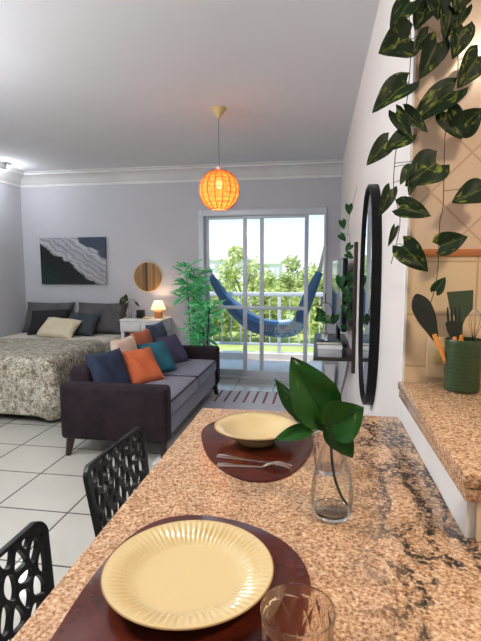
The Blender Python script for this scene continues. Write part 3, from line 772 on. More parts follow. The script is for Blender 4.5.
def utensil(name, label, x0, y0, tip, headm, head, handle='beech', collar=True):
    """handle from inside the pot to the head; head built in the plane facing the room"""
    b = Vector((x0, y0, oz + 0.010)); t = Vector(tip); d = (t - b).normalized(); Ln = (t - b).length
    u = thing(name, label, 'utensil', b, 0, 'utensils in the green pot')
    s = Vector((d.z, 0, -d.x)).normalized(); n = d.cross(s)
    hl = head['len']; q = Ln - hl
    bm = bmesh.new(); tube(bm, [(0, 0, 0), d * (q * 0.5), d * (q + 0.004)], [0.0055, 0.0068, 0.0060], 10); obj('handle', bm, handle, u)
    if collar:
        bm = bmesh.new(); tube(bm, [d * (q - 0.010), d * q, d * (q + 0.022)], [0.0075, 0.0080, 0.0060], 10); obj('collar', bm, handle, u)
    bm = bmesh.new()
    if 'outline' in head:
        P = smooth_pts([(a, c, 0) for a, c in head['outline']], 5, True) if head.get('smooth', True) else [Vector((a, c, 0)) for a, c in head['outline']]
        b2 = bmesh.new(); prism(b2, [(p.x, p.y) for p in P], -0.003, 0.003, 0.0015)
        for sl in head.get('slots', []):
            pass
        M = Matrix(((s.x, d.x, n.x, 0), (s.y, d.y, n.y, 0), (s.z, d.z, n.z, 0), (0, 0, 0, 1))) @ Matrix.Translation((0, q, 0))
        cup = head.get('cup', 0)
        for v in b2.verts: v.co.z += cup * ((v.co.x / 0.03) ** 2 + ((v.co.y - hl * 0.55) / 0.06) ** 2)
        add(bm, b2, M)
    if 'tines' in head:
        nt_ = head['tines']
        for k in range(nt_):
            off = (k - (nt_ - 1) / 2) * head['gap']
            tube(bm, [d * (q + hl * 0.55) + s * off * 0.9, d * (q + hl * 0.8) + s * off, d * (q + hl) + s * off * 0.96 + n * 0.004], [0.0032, 0.0032, 0.0020], 8)
    if 'wires' in head:
        for k in range(head['wires']):
            a = PI * k / head['wires']; e = s * math.cos(a) + n * math.sin(a)
            pts = [d * (q + hl * (0.5 - 0.5 * math.cos(PI * i / 24))) + e * head['wr'] * math.sin(PI * i / 24 * 1.0) * (0.55 + 0.45 * (i / 24)) for i in range(13)]
            half = [d * (q + hl * i / 14) + e * head['wr'] * math.sin(PI * (i / 14) ** 1.6) for i in range(15)]
            half2 = [d * (q + hl * i / 14) - e * head['wr'] * math.sin(PI * (i / 14) ** 1.6) for i in range(15)]
            tube(bm, half, 0.0011, 5); tube(bm, half2, 0.0011, 5)
    obj('head', bm, headm, u)
    return u
utensil('serving_spoon', 'dark green serving spoon leaning far left in the green pot', PX - 0.012, PY, (0.280, 1.400, 1.348), 'dark_silicone',
        dict(len=0.150, outline=[(-0.006, 0.0), (-0.016, 0.035), (-0.026, 0.075), (-0.025, 0.120), (0.0, 0.149), (0.025, 0.120), (0.026, 0.075), (0.016, 0.035), (0.006, 0.0)], cup=0.006))
utensil('slotted_fork', 'black slotted serving fork standing second from the left in the green pot', PX - 0.020, PY - 0.012, (0.377, 1.378, 1.312), 'dark_silicone',
        dict(len=0.105, outline=[(-0.006, 0.0), (-0.013, 0.022), (-0.020, 0.045), (-0.019, 0.065), (0.019, 0.065), (0.020, 0.045), (0.013, 0.022), (0.006, 0.0)], tines=4, gap=0.0105))
utensil('flat_turner', 'olive green flat turner with a squared blade in the green pot', PX + 0.004, PY + 0.018, (0.404, 1.418, 1.358), 'green_silicone',
        dict(len=0.150, smooth=False, outline=[(-0.004, 0.0), (-0.005, 0.050), (-0.011, 0.068), (-0.029, 0.095), (-0.037, 0.146), (0.034, 0.149), (0.032, 0.095), (0.012, 0.068), (0.005, 0.050), (0.004, 0.0)], cup=0.0))
utensil('wire_whisk', 'small wire whisk standing between the turner and the rightmost spoon', PX + 0.018, PY + 0.004, (0.447, 1.405, 1.305), 'steel', dict(len=0.10, wires=5, wr=0.017), collar=False)
utensil('ladle_spoon', 'green ladle leaning right, half cut off by the picture edge', PX + 0.020, PY - 0.010, (0.492, 1.378, 1.325), 'dark_silicone',
        dict(len=0.09, outline=[(-0.005, 0.0), (-0.020, 0.02), (-0.031, 0.055), (-0.020, 0.085), (0.0, 0.092), (0.020, 0.085), (0.031, 0.055), (0.020, 0.02), (0.005, 0.0)], cup=0.010))

# ------------------------------------------------------------------ hanging pothos garlands
LA = [((0.239, 1.42, 2.143), (0.186, 1.405, 2.073), 0.0689), ((0.239, 1.42, 2.05), (0.159, 1.405, 2.013), 0.1065), ((0.289, 1.42, 2.057), (0.246, 1.405, 2.004), 0.0439), ((0.238, 1.42, 1.93), (0.144, 1.405, 1.861), 0.0877), ((0.313, 1.42, 2.032), (0.272, 1.405, 1.938), 0.0752), ((0.211, 1.42, 1.854), (0.254, 1.405, 1.775), 0.0439), ((0.246, 1.42, 1.793), (0.18, 1.405, 1.751), 0.0564), ((0.192, 1.42, 1.779), (0.134, 1.405, 1.712), 0.0564), ((0.202, 1.42, 1.643), (0.174, 1.405, 1.569), 0.0439), ((0.243, 1.42, 1.484), (0.311, 1.405, 1.41), 0.0752), ((0.231, 1.42, 1.592), (0.315, 1.405, 1.572), 0.0689), ((0.257, 1.42, 1.702), (0.226, 1.405, 1.659), 0.0376), ((0.261, 1.42, 1.669), (0.254, 1.405, 1.625), 0.0313), ((0.235, 1.42, 1.855), (0.296, 1.405, 1.794), 0.0439), ((0.324, 1.42, 1.713), (0.242, 1.405, 1.656), 0.1065), ((0.286, 1.42, 2.131), (0.251, 1.405, 2.068), 0.0627), ((0.219, 1.42, 1.536), (0.202, 1.405, 1.484), 0.0219)]
LB = [((0.36, 1.42, 1.904), (0.245, 1.405, 1.823), 0.0877), ((0.378, 1.42, 2.068), (0.357, 1.405, 1.986), 0.0689), ((0.42, 1.42, 1.99), (0.369, 1.405, 1.906), 0.0752), ((0.347, 1.42, 1.849), (0.385, 1.405, 1.772), 0.0689), ((0.383, 1.42, 1.805), (0.435, 1.405, 1.85), 0.0752), ((0.384, 1.42, 2.115), (0.357, 1.405, 2.055), 0.0313), ((0.348, 1.42, 2.118), (0.332, 1.405, 2.036), 0.0627), ((0.315, 1.42, 2.162), (0.31, 1.405, 2.089), 0.0815), ((0.371, 1.42, 2.171), (0.355, 1.405, 2.1), 0.0752), ((0.445, 1.42, 1.636), (0.367, 1.405, 1.603), 0.0752), ((0.344, 1.42, 1.483), (0.413, 1.405, 1.509), 0.0689), ((0.338, 1.42, 1.355), (0.357, 1.405, 1.395), 0.0376)]
S1 = [(0.229, 1.43, 2.307), (0.235, 1.43, 2.149), (0.246, 1.43, 2.049), (0.245, 1.43, 1.933), (0.237, 1.43, 1.858), (0.221, 1.43, 1.783), (0.214, 1.43, 1.728), (0.214, 1.43, 1.642), (0.234, 1.43, 1.553), (0.213, 1.43, 1.433)]
S2 = [(0.343, 1.43, 2.295), (0.35, 1.43, 2.144), (0.361, 1.43, 2.066), (0.373, 1.43, 1.962), (0.356, 1.43, 1.884), (0.347, 1.43, 1.783), (0.35, 1.43, 1.599), (0.343, 1.43, 1.551), (0.342, 1.43, 1.398), (0.326, 1.43, 1.314)]
S3 = [(0.262, 3.45, 1.98), (0.24, 3.44, 1.88), (0.215, 3.45, 1.76), (0.225, 3.45, 1.60), (0.235, 3.45, 1.45), (0.22, 3.45, 1.28), (0.235, 3.45, 1.12), (0.215, 3.45, 0.99)]
LC = [(0.215, 3.45, 1.832, 0.067), (0.175, 3.45, 1.728, 0.062), (0.177, 3.45, 1.637, 0.059), (0.213, 3.45, 1.566, 0.059), (0.229, 3.45, 1.509, 0.059), (0.165, 3.45, 1.317, 0.085), (0.24, 3.45, 1.302, 0.067), (0.229, 3.45, 1.194, 0.067), (0.245, 3.45, 1.071, 0.074), (0.125, 3.45, 1.047, 0.074), (0.205, 3.45, 0.99, 0.052), (0.206, 3.45, 1.252, 0.067), (0.242, 3.45, 1.223, 0.059), (0.20, 3.46, 1.12, 0.06), (0.22, 3.44, 1.36, 0.06)]
def nearest(S, p):
    P = [q for q in S]
    return min(P, key=lambda q: (Vector(q) - Vector(p)).length)
def garland(label, S, leaves, hook_to, seed, m):
    rnd = random.Random(seed); o = S[0]
    g = thing('pothos_garland', label, 'hanging plant', o, 0, 'trailing pothos garlands')
    SS = smooth_pts(S, 8)
    bm = bmesh.new(); tube(bm, [rel(hook_to, o)] + [rel(p, o) for p in SS], 0.0013, 6)
    for b, t, w in leaves:
        q = nearest(SS, b); mid = ((q[0] + b[0]) / 2, (q[1] + b[1]) / 2, max(q[2], b[2]) + 0.004)
        tube(bm, [rel(q, o), rel(mid, o), rel(b, o)], 0.0010, 5)
    obj('vine', bm, 'stem', g)
    for b, t, w in leaves:
        bm = bmesh.new()
        leaf_bm(bm, rel(b, o), rel(t, o), w, (rnd.uniform(-0.3, 0.3), -1, rnd.uniform(-0.1, 0.5)), fold=rnd.uniform(0.1, 0.4), droop=rnd.uniform(0.02, 0.15), heart=0.22, twist=rnd.uniform(-0.25, 0.25), power=0.55)
        obj('leaf', bm, m, g, angle=80)
    return g
garland('leafy pothos garland hanging at the end of the white wall, by the oval mirror', S1, LA, (0.262, 1.494, 2.34), 3, 'pothos')
garland('leafy pothos garland hanging in front of the cream kitchen tiles', S2, LB, (0.343, 1.488, 2.33), 5, 'pothos')
rn = random.Random(9)
LC2 = []
for x, y, z, s in LC:
    a = rn.uniform(-1.0, 1.0)
    LC2.append(((x + 0.5 * s * math.sin(a), y, z + 0.5 * s * math.cos(a)), (x - 0.5 * s * math.sin(a), y - 0.01, z - 0.5 * s * math.cos(a)), s * 0.85))
garland('thin pothos garland trailing down the white wall beyond the oval mirror, over the floating shelf', S3, LC2, (0.266, 3.45, 2.0), 8, 'pothos_green')

# ------------------------------------------------------------------ oval mirror on right wall
mi = thing('oval_mirror', 'tall oval mirror in a black frame on the white right wall', 'mirror', (W, 2.33, 1.285))
def oval(r1, r2, n=72, e=2.5):
    out = []
    for k in range(n):
        a = 2 * PI * k / n; c, s = math.cos(a), math.sin(a)
        out.append((r1 * math.copysign(abs(c) ** (2 / e), c), r2 * math.copysign(abs(s) ** (2 / e), s)))
    return out
MA, MB_ = 0.285, 0.525
bm = bmesh.new(); n = 72
rr = [[bm.verts.new((x, p[0], p[1])) for p in oval(MA + dr_, MB_ + dr_)] for x, dr_ in ((-0.001, 0.0), (-0.040, 0.0), (-0.042, -0.004), (-0.042, -0.012), (-0.030, -0.014), (-0.030, -0.016), (-0.001, -0.016))]
for a, b in zip(rr, rr[1:] + rr[:1]):
    for k in range(n): bm.faces.new((a[k], a[(k + 1) % n], b[(k + 1) % n], b[k]))
obj('frame', bm, 'blackmetal', mi)
bm = bmesh.new(); P = oval(MA - 0.0165, MB_ - 0.0165)
v1 = [bm.verts.new((-0.030, *p)) for p in P]; v2 = [bm.verts.new((-0.024, *p)) for p in P]
bm.faces.new(v1); bm.faces.new(v2[::-1])
for k in range(n): bm.faces.new((v1[k], v2[k], v2[(k + 1) % n], v1[(k + 1) % n]))
obj('mirror_glass', bm, 'mirror', mi)

# ------------------------------------------------------------------ floating shelf, tv and the things on it
SX, SY0, SY1, SZ = -0.02, 3.28, 4.55, 0.798
sh = thing('wall_shelf', 'floating dark wood shelf on the right wall under the television', 'shelf', (W, SY0, SZ))
obj('board', bx(((SX - W, 0, -0.022), (-0.001, SY1 - SY0, 0)), bev=0.003), 'darkwood', sh)
obj('upright', bx(((-0.026, -0.028, -0.10), (-0.001, -0.001, 0.80)), bev=0.003), 'darkwood', sh)
tv = thing('television', 'flat black television standing on the dark floating shelf', 'television', (0.180, 3.98, SZ))
tv.rotation_euler = (0, 0, math.atan2(-0.045, 0.9) * -1 + 0.0)
obj('screen_panel', bx(((-0.018, -0.46, 0.150), (0.018, 0.46, 0.70)), bev=0.008, seg=3), 'blackplastic', tv)
MT['screen'] = mat('dark_screen', (0.006, 0.007, 0.010), 0.06, scale=3)
obj('screen', bx(((-0.0192, -0.45, 0.165), (-0.0175, 0.45, 0.69))), 'screen', tv)
obj('neck', bx(((-0.015, -0.05, 0.010), (0.015, 0.05, 0.152)), bev=0.005), 'blackplastic', tv)
obj('foot', bx(((-0.07, -0.20, 0.0005), (0.06, 0.20, 0.011)), bev=0.005), 'blackplastic', tv)
wb = thing('storage_box', 'white lidded box at the near end of the floating shelf', 'box', (0.095, 3.39, SZ + 0.0005))
obj('body', bx(((-0.083, -0.095, 0), (0.083, 0.095, 0.055)), bev=0.004), mat('pale_grey_card', (0.42, 0.43, 0.47), 0.6), wb)
obj('lid', bx(((-0.086, -0.098, 0.0555), (0.086, 0.098, 0.086)), bev=0.005), 'white', wb)
bk = thing('closed_book', 'thin dark book lying on the white lidded box', 'book', (0.085, 3.385, SZ + 0.0875))
obj('cover', bx(((-0.088, -0.075, 0), (0.075, 0.075, 0.003)), ((-0.088, -0.075, 0.019), (0.075, 0.075, 0.022)), ((-0.088, -0.075, 0.003), (-0.085, 0.075, 0.019))), 'blackplastic', bk)
obj('pages', bx(((-0.084, -0.072, 0.0031), (0.072, 0.072, 0.0189))), 'linen', bk)
sv = thing('sprig_vase', 'small clear vase in a thin black wire ring on the dark book', 'vase', (0.060, 3.385, SZ + 0.110))
bm = bmesh.new(); lathe(bm, [(0.0, 0.0), (0.020, 0.0), (0.026, 0.01), (0.026, 0.04), (0.014, 0.07), (0.012, 0.13), (0.016, 0.14), (0.014, 0.14), (0.0105, 0.13), (0.012, 0.07), (0.0235, 0.04), (0.0235, 0.01), (0.0, 0.006)], 32)
obj('glass_body', bm, 'glass', sv)
bm = bmesh.new(); tube(bm, [(0.055 * math.cos(a), 0.0, 0.195 + 0.075 * math.sin(a)) for a in [2 * PI * k / 40 for k in range(41)]], 0.0028, 6)
tube(bm, [(0.0, 0.0, 0.12), (0.0, 0.0, 0.141)], 0.0028, 6); tube(bm, [(0, 0, 0.27), (0, 0, 0.34)], 0.0028, 6)
obj('wire_ring', bm, 'blackmetal', sv)
sp = thing('pothos_sprig', 'pothos sprig with three leaves in the small wire ringed vase', 'plant', (0.060, 3.385, SZ + 0.125))
bm = bmesh.new()
tube(bm, smooth_pts([(0, 0, 0), (0.004, -0.002, 0.08), (0.0, -0.004, 0.135), (-0.02, -0.02, 0.16)], 6), 0.0022, 6); obj('stem', bm, 'dark_stem', sp)
for b, t, w in (((-0.02, -0.02, 0.16), (-0.075, -0.05, 0.13), 0.075), ((-0.005, -0.015, 0.150), (0.045, -0.05, 0.115), 0.065), ((-0.018, -0.01, 0.158), (-0.062, -0.03, 0.225), 0.06)):
    bm = bmesh.new(); leaf_bm(bm, b, t, w, (0, -1, 0.3), fold=0.2, heart=0.18, power=0.58); obj('leaf', bm, 'pothos_green', sp, angle=80)
cb = bmesh.new()
tube(cb, smooth_pts([(0.250, 3.62, SZ - 0.03), (0.252, 3.9, 0.55), (0.235, 4.4, 0.22), (0.24, 4.7, 0.06), (0.235, 4.88, 0.045)], 8), 0.006, 6)
tube(cb, smooth_pts([(0.250, 3.62, SZ - 0.03), (0.245, 4.0, 0.50), (0.222, 4.5, 0.15), (0.215, 4.86, 0.05)], 8), 0.005, 6)
tag(obj('power_cable', cb, 'cord'), 'grey power cables drooping from the floating shelf to the floor', 'cable')
pw = thing('power_strip', 'small dark power strip on the floor below the floating shelf', 'power strip', (0.225, 4.95, 0.0))
obj('housing', bx(((-0.03, -0.14, 0), (0.03, 0.14, 0.04)), bev=0.006), 'blackplastic', pw)
for k in (-0.07, 0.05): obj('plug', bx(((-0.018, k - 0.02, 0.0405), (0.018, k + 0.02, 0.085)), bev=0.005), 'blackplastic', pw)
wbin = thing('waste_bin', 'white waste bin on the floor by the right end of the back wall', 'bin', (0.165, 5.66, 0.0))
bm = bmesh.new(); b2 = bmesh.new(); lathe(b2, [(0.0, 0.0), (0.095, 0.0), (0.10, 0.01), (0.115, 0.33), (0.112, 0.335), (0.106, 0.33), (0.092, 0.015), (0.0, 0.012)], 4)
add(bm, b2, Matrix.Scale(0.75, 4) @ Matrix.Rotation(PI / 4, 4, 'Z')); obj('body', bm, 'white', wbin)
bm = bmesh.new(); b2 = bmesh.new(); lathe(b2, [(0.117, 0.318), (0.120, 0.322), (0.120, 0.338), (0.112, 0.342), (0.108, 0.336)], 4, cap=False)
add(bm, b2, Matrix.Scale(0.75, 4) @ Matrix.Rotation(PI / 4, 4, 'Z')); obj('rim', bm, 'white', wbin)

# ------------------------------------------------------------------ patterned chairs
def clip_poly(poly, n, d):
    out = []
    for i in range(len(poly)):
        a, b = poly[i], poly[(i + 1) % len(poly)]
        da = a[0] * n[0] + a[1] * n[1] - d; db = b[0] * n[0] + b[1] * n[1] - d
        if da <= 0: out.append(a)
        if (da < 0 < db) or (db < 0 < da):
            t = da / (da - db); out.append((a[0] + (b[0] - a[0]) * t, a[1] + (b[1] - a[1]) * t))
    return out
def chaikin(P, k=2):
    for _ in range(k):
        Q = []
        for i in range(len(P)):
            a, b = P[i], P[(i + 1) % len(P)]
            Q += [(a[0] * .75 + b[0] * .25, a[1] * .75 + b[1] * .25), (a[0] * .25 + b[0] * .75, a[1] * .25 + b[1] * .75)]
        P = Q
    return P
def lattice_back(w0, w1, h, seed):
    """flat panel in (u across, v up) pierced by rounded cells"""
    rnd = random.Random(seed); b = bmesh.new()
    corner = 0.035
    out = []
    for cx, cy, a0 in ((w1 - corner, h - corner, 0), (-w1 + corner, h - corner, PI / 2)):
        for k in range(7):
            a = a0 + PI / 2 * k / 6; out.append((cx + corner * math.cos(a), cy + corner * math.sin(a)))
    out += [(-w0, 0.0), (w0, 0.0)]
    loops = [out]
    st = 2.0
    seeds = []
    cols, rws = 8, 9
    for i in range(cols + 2):
        for j in range(-1, rws + 1):
            seeds.append((-w1 * 1.15 + (i + 0.5 * (j % 2) + rnd.uniform(-.26, .26)) * 2.3 * w1 / cols, (j + 0.5 + rnd.uniform(-.3, .3)) * h / rws / 1.0))
    S = [(x + 0.10 * (y / h) * y * 0.6, y / 1.55) for x, y in seeds]
    for i, s in enumerate(S):
        m_ = 0.020
        poly = [(-w0 + m_, 0.012), (w0 - m_, 0.012), (w1 - m_, h - m_), (-w1 + m_, h - m_)]
        poly = [(x, y / 1.55) for x, y in poly]
        for j, q in enumerate(S):
            if j == i: continue
            dx, dy = q[0] - s[0], q[1] - s[1]; L_ = math.hypot(dx, dy)
            if L_ < 1e-5 or L_ > 0.35: continue
            nx, ny = dx / L_, dy / L_; mid = ((s[0] + q[0]) / 2, (s[1] + q[1]) / 2)
            poly = clip_poly(poly, (nx, ny), mid[0] * nx + mid[1] * ny - 0.0042)
            if len(poly) < 3: break
        if len(poly) < 3: continue
        ar = abs(sum(poly[k][0] * poly[(k + 1) % len(poly)][1] - poly[(k + 1) % len(poly)][0] * poly[k][1] for k in range(len(poly)))) / 2
        if ar < 0.00018: continue
        Q = []
        for p in poly:
            if not Q or math.hypot(p[0] - Q[-1][0], p[1] - Q[-1][1]) > 0.004: Q.append(p)
        if len(Q) < 3: continue
        P = [(x, y * 1.55) for x, y in chaikin(Q, 2)]
        if all(abs(x) < w1 and 0.008 < y < h - 0.012 for x, y in P): loops.append(P)
    ed = []
    for lp in loops:
        vs = [b.verts.new((x, y, 0)) for x, y in lp]
        for k in range(len(vs)): ed.append(b.edges.new((vs[k], vs[(k + 1) % len(vs)])))
    bmesh.ops.triangle_fill(b, use_beauty=True, use_dissolve=False, edges=ed)
    return b
def make_chair(label):
    t = thing('dining_chair', label, 'chair', (0, 0, 0), 0, 'chairs at the breakfast counter')
    # faces +X; seat centre at origin
    H0, H = 0.46, 0.362
    b = lattice_back(0.185, 0.215, H, 21)
    for v in b.verts:
        u, w = v.co.x, v.co.y
        v.co = Vector((-0.205 - 0.05 * (w / H) ** 1.3 + 0.45 * u * u, u, H0 + w - 0.18 * u * u * (w / H)))
    obj('backrest', b, 'blackplastic', t, smooth=False, mods=[('SOLIDIFY', dict(thickness=0.014, offset=0))])
    bm = bmesh.new(); g = []
    for i in range(13):
        x = -0.21 + 0.43 * i / 12; row = []
        for j in range(13):
            y = (j / 6 - 1) * (0.190 + 0.022 * math.sin(PI * i / 12))
            row.append(bm.verts.new((x, y, 0.452 - 0.012 * math.cos(PI * (x / 0.45)) * (1 - (j / 6 - 1) ** 2) - 0.02 * max(0, i - 10) / 2)))
        g.append(row)
    for i in range(12):
        for j in range(12): bm.faces.new((g[i][j], g[i + 1][j], g[i + 1][j + 1], g[i][j + 1]))
    obj('seat', bm, 'blackplastic', t, mods=[('SOLIDIFY', dict(thickness=0.016, offset=0)), ('BEVEL', dict(width=0.004, segments=2))])
    obj('seat_apron', bx(((-0.185, -0.165, 0.415), (0.185, 0.165, 0.433)), bev=0.008), 'blackplastic', t)
    for sx in (-1, 1):
        for sy in (-1, 1):
            bm = bmesh.new(); tube(bm, [(sx * 0.165, sy * 0.150, 0.440), (sx * 0.185, sy * 0.172, 0.22), (sx * 0.205, sy * 0.188, 0.0)], [0.020, 0.017, 0.013], 12)
            obj('leg', bm, 'blackplastic', t)
    return t
ch = make_chair('black lattice-backed chair at the counter, the nearer one cut by the left picture edge')
ch.location = (-0.425, 0.785, 0)
dup(ch, (-0.445, 1.462, 0), -0.05, 'black lattice-backed chair at the counter in front of the sofa')

# ------------------------------------------------------------------ sofa
sf = thing('sofa', 'dark velvet two seat sofa with its back toward the bed', 'sofa', (-1.485, 4.115, 0))
hx, hy = 0.42, 0.965
def softbox(name, lo, hi, m, r, parent, puff=0.0):
    bm = bmesh.new(); box(bm, lo, hi, r, 4)
    if puff:
        bmesh.ops.subdivide_edges(bm, edges=[e for e in bm.edges if e.calc_length() > 0.2], cuts=5, use_grid_fill=True)
        c = [(lo[k] + hi[k]) / 2 for k in range(3)]; s = [(hi[k] - lo[k]) / 2 for k in range(3)]
        for v in bm.verts:
            a = (v.co.x - c[0]) / s[0]; b = (v.co.y - c[1]) / s[1]
            if v.co.z > c[2]: v.co.z += puff * max(0, 1 - a * a) * max(0, 1 - b * b)
    return obj(name, bm, m, parent)
softbox('arm', (-hx, -hy, 0.14), (hx, -hy + 0.15, 0.565), 'sofa', 0.035, sf)
softbox('arm', (-hx, hy - 0.15, 0.14), (hx, hy, 0.565), 'sofa', 0.035, sf)
softbox('backrest', (-hx, -hy + 0.152, 0.16), (-hx + 0.17, hy - 0.152, 0.66), 'sofa', 0.04, sf)
softbox('seat_base', (-hx + 0.172, -hy + 0.152, 0.15), (hx - 0.025, hy - 0.152, 0.30), 'sofa_daylit', 0.015, sf)
for y0, y1 in ((-hy + 0.154, -0.002), (0.002, hy - 0.154)):
    cu = softbox('seat_cushion', (-hx + 0.174, y0, 0.302), (hx - 0.005, y1, 0.435), 'sofa_daylit', 0.04, sf, 0.02)
    bm = bmesh.new()
    xs, ys = (-hx + 0.185, hx - 0.012), (y0 + 0.012, y1 - 0.012)
    tube(bm, [(xs[0], ys[0], 0.425), (xs[1], ys[0], 0.425), (xs[1], ys[1], 0.425), (xs[0], ys[1], 0.425), (xs[0], ys[0], 0.425)], 0.007, 6)
    obj('piping', bm, 'sofa', cu)
for sx in (-1, 1):
    for sy in (-1, 1):
        bm = bmesh.new(); tube(bm, [(sx * 0.365, sy * 0.90, 0.150), (sx * 0.385, sy * 0.918, 0.0)], [0.034, 0.021], 12); obj('leg', bm, 'darkwood', sf)
MT['c_navy'] = mat('navy_cotton', (0.020, 0.032, 0.075), 0.85, col2=(0.012, 0.018, 0.045), scale=8, bmp=0.2, bscale=60)
MT['c_orange'] = mat('rust_orange_cotton', (0.62, 0.15, 0.05), 0.85, col2=(0.48, 0.10, 0.035), scale=8, bmp=0.2, bscale=60)
MT['c_orange2'] = mat('terracotta_cotton', (0.52, 0.15, 0.075), 0.85, col2=(0.42, 0.11, 0.05), scale=8, bmp=0.2, bscale=60)
MT['c_cream'] = mat('pale_cream_cotton', (0.74, 0.62, 0.52), 0.85, col2=(0.60, 0.46, 0.34), scale=5, bmp=0.2, bscale=60)
MT['c_teal'] = mat('teal_cotton', (0.02, 0.16, 0.22), 0.85, col2=(0.012, 0.10, 0.15), scale=8, bmp=0.2, bscale=60)
MT['c_blue'] = mat('slate_blue_cotton', (0.075, 0.10, 0.17), 0.85, col2=(0.04, 0.055, 0.10), scale=8, bmp=0.2, bscale=60)
MT['c_violet'] = mat('dusky_violet_cotton', (0.075, 0.062, 0.12), 0.85, col2=(0.05, 0.042, 0.085), scale=8, bmp=0.2, bscale=60)
MT['c_black'] = mat('black_cotton', (0.010, 0.010, 0.014), 0.85, scale=8, bmp=0.2, bscale=60)
def pillow_bm(w, h, t, seed=0, n=18):
    rnd = random.Random(seed); bm = bmesh.new(); G = []
    for side in (1, -1):
        g = []
        for i in range(n + 1):
            row = []
            for j in range(n + 1):
                a, b = i / n * 2 - 1, j / n * 2 - 1
                pin = 1 - 0.09 * (1 - abs(b) ** 2) * (abs(a) ** 4); pin2 = 1 - 0.09 * (1 - abs(a) ** 2) * (abs(b) ** 4)
                th = max(0.0, (1 - a ** 4)) ** 0.5 * max(0.0, (1 - b ** 4)) ** 0.5
                wr = 0.006 * math.sin(7 * a + 3 * b + seed) * th
                if side == -1 and (i in (0, n) or j in (0, n)): row.append(G[0][i][j]); continue
                row.append(bm.verts.new((a * w / 2 * pin, side * (t / 2 * th + wr), b * h / 2 * pin2)))
            g.append(row)
        G.append(g)
        for i in range(n):
            for j in range(n):
                q = (g[i][j], g[i + 1][j], g[i + 1][j + 1], g[i][j + 1]); bm.faces.new(q if side == 1 else q[::-1])
    return bm
def cushion(name, label, m, c, w, h, t, rz, lean, group, cat='cushion', roll=0.0, back=None):
    o = obj(name, pillow_bm(w, h, t, len(label)), m, angle=80)
    # faces -Y before turning; lean tips the top backwards
    o.matrix_world = Matrix.Translation(c) @ Matrix.Rotation(rz, 4, 'Z') @ Matrix.Rotation(-lean, 4, 'X') @ Matrix.Rotation(roll, 4, 'Y')
    return tag(o, label, cat, group)
G_ = 'scatter cushions on the sofa'
R = math.radians
cushion('scatter_cushion', 'navy cushion at the near end of the sofa, against the near arm', 'c_navy', (-1.640, 3.47, 0.600), 0.36, 0.36, 0.12, R(66), R(24), G_)
cushion('scatter_cushion', 'pale cream cushion behind the rust orange one on the sofa', 'c_cream', (-1.655, 3.86, 0.640), 0.38, 0.38, 0.10, R(84), R(14), G_)
cushion('scatter_cushion', 'bright rust orange cushion in the front row on the sofa', 'c_orange', (-1.500, 3.80, 0.580), 0.36, 0.35, 0.12, R(60), R(36), G_)
cushion('scatter_cushion', 'terracotta cushion in the back row between the cream and slate blue cushions', 'c_orange2', (-1.650, 4.26, 0.650), 0.38, 0.38, 0.10, R(86), R(14), G_)
cushion('scatter_cushion', 'teal cushion in the front row, right of the rust orange cushion', 'c_teal', (-1.495, 4.19, 0.580), 0.36, 0.35, 0.12, R(64), R(34), G_)
cushion('scatter_cushion', 'slate blue cushion in the back row behind the teal cushion', 'c_blue', (-1.645, 4.67, 0.665), 0.40, 0.40, 0.10, R(84), R(14), G_)
cushion('scatter_cushion', 'dusky violet cushion at the far end of the sofa', 'c_violet', (-1.495, 4.63, 0.580), 0.36, 0.35, 0.12, R(66), R(34), G_)

rg = obj('area_rug', bx(((-0.72, -1.15, 0.0), (0.72, 0.98, 0.014)), bev=0.006), 'rug'); rg.location = (-0.45, 4.25, 0.0005)
tag(rg, 'shaggy grey rug with a red striped band, on the floor before the balcony door', 'rug')

# ------------------------------------------------------------------ bed
bd = thing('bed', 'double bed with its head against the back wall and left wall corner', 'bed', (-3.165, 4.86, 0))
obj('base', bx(((-0.74, -0.96, 0.06), (0.735, 0.97, 0.30)), bev=0.02), 'darkwood', bd)
softbox('mattress', (-0.755, -0.97, 0.302), (0.735, 0.975, 0.585), 'linen', 0.06, bd)
for sx in (-0.66, 0.66):
    for sy in (-0.88, 0.88): obj('leg', bx(((sx - 0.03, sy - 0.03, 0), (sx + 0.03, sy + 0.03, 0.06))), 'darkwood', bd)
cv = bmesh.new()
# coverlet: draped sheet over the mattress, hanging at the foot and the open side
xs = [-0.775 + 1.555 * i / 40 for i in range(41)]
bmx0, bmx1, by0, by1, top = -0.775, 0.765, -0.985, 0.08, 0.605
def drape(a, b):
    """a: arclength across from the wall side; b: arclength from the head towards the foot"""
    x = bmx0 + a; y = by1 - b; z = top; rad = 0.07
    ex = x - (bmx1 - rad); ey = (by0 + rad) - y
    ripple = 0.0
    if ex > 0 or ey > 0:
        ex_ = max(ex, 0); ey_ = max(ey, 0); e = math.hypot(ex_, ey_); ux, uy = ex_ / e, ey_ / e
        ang = min(e / rad, PI / 2); hor = rad * math.sin(ang); dn = rad * (1 - math.cos(ang))
        if e > rad * PI / 2: dn += e - rad * PI / 2
        k = min(dn / 0.4, 1)
        flare = 0.035 * k + 0.012 * k * math.sin(9 * (x - y) + 1)
        if ex > 0 and ey > 0: flare += 0.03 * k
        x = min(x, bmx1 - rad) + ux * (hor + flare); y = max(y, by0 + rad) - uy * (hor + flare); z = top - dn
    z += 0.010 * math.sin(7.5 * x + 2) * math.sin(6 * y) * (1 if z > top - 0.02 else 0.2)
    return (x, y, max(z, 0.045))
ga, gb = 70, 80
g = [[cv.verts.new(drape(i / ga * 2.02, j / gb * 1.565)) for j in range(gb + 1)] for i in range(ga + 1)]
for i in range(ga):
    for j in range(gb): cv.faces.new((g[i][j], g[i + 1][j], g[i + 1][j + 1], g[i][j + 1]))
co = obj('bedspread', cv, 'quilt', None, angle=80, mods=[('SOLIDIFY', dict(thickness=0.012, offset=1))]); co.location = (-3.165, 4.86, 0)
tag(co, 'grey green leaf patterned bedspread draped over the foot of the bed', 'bedspread')
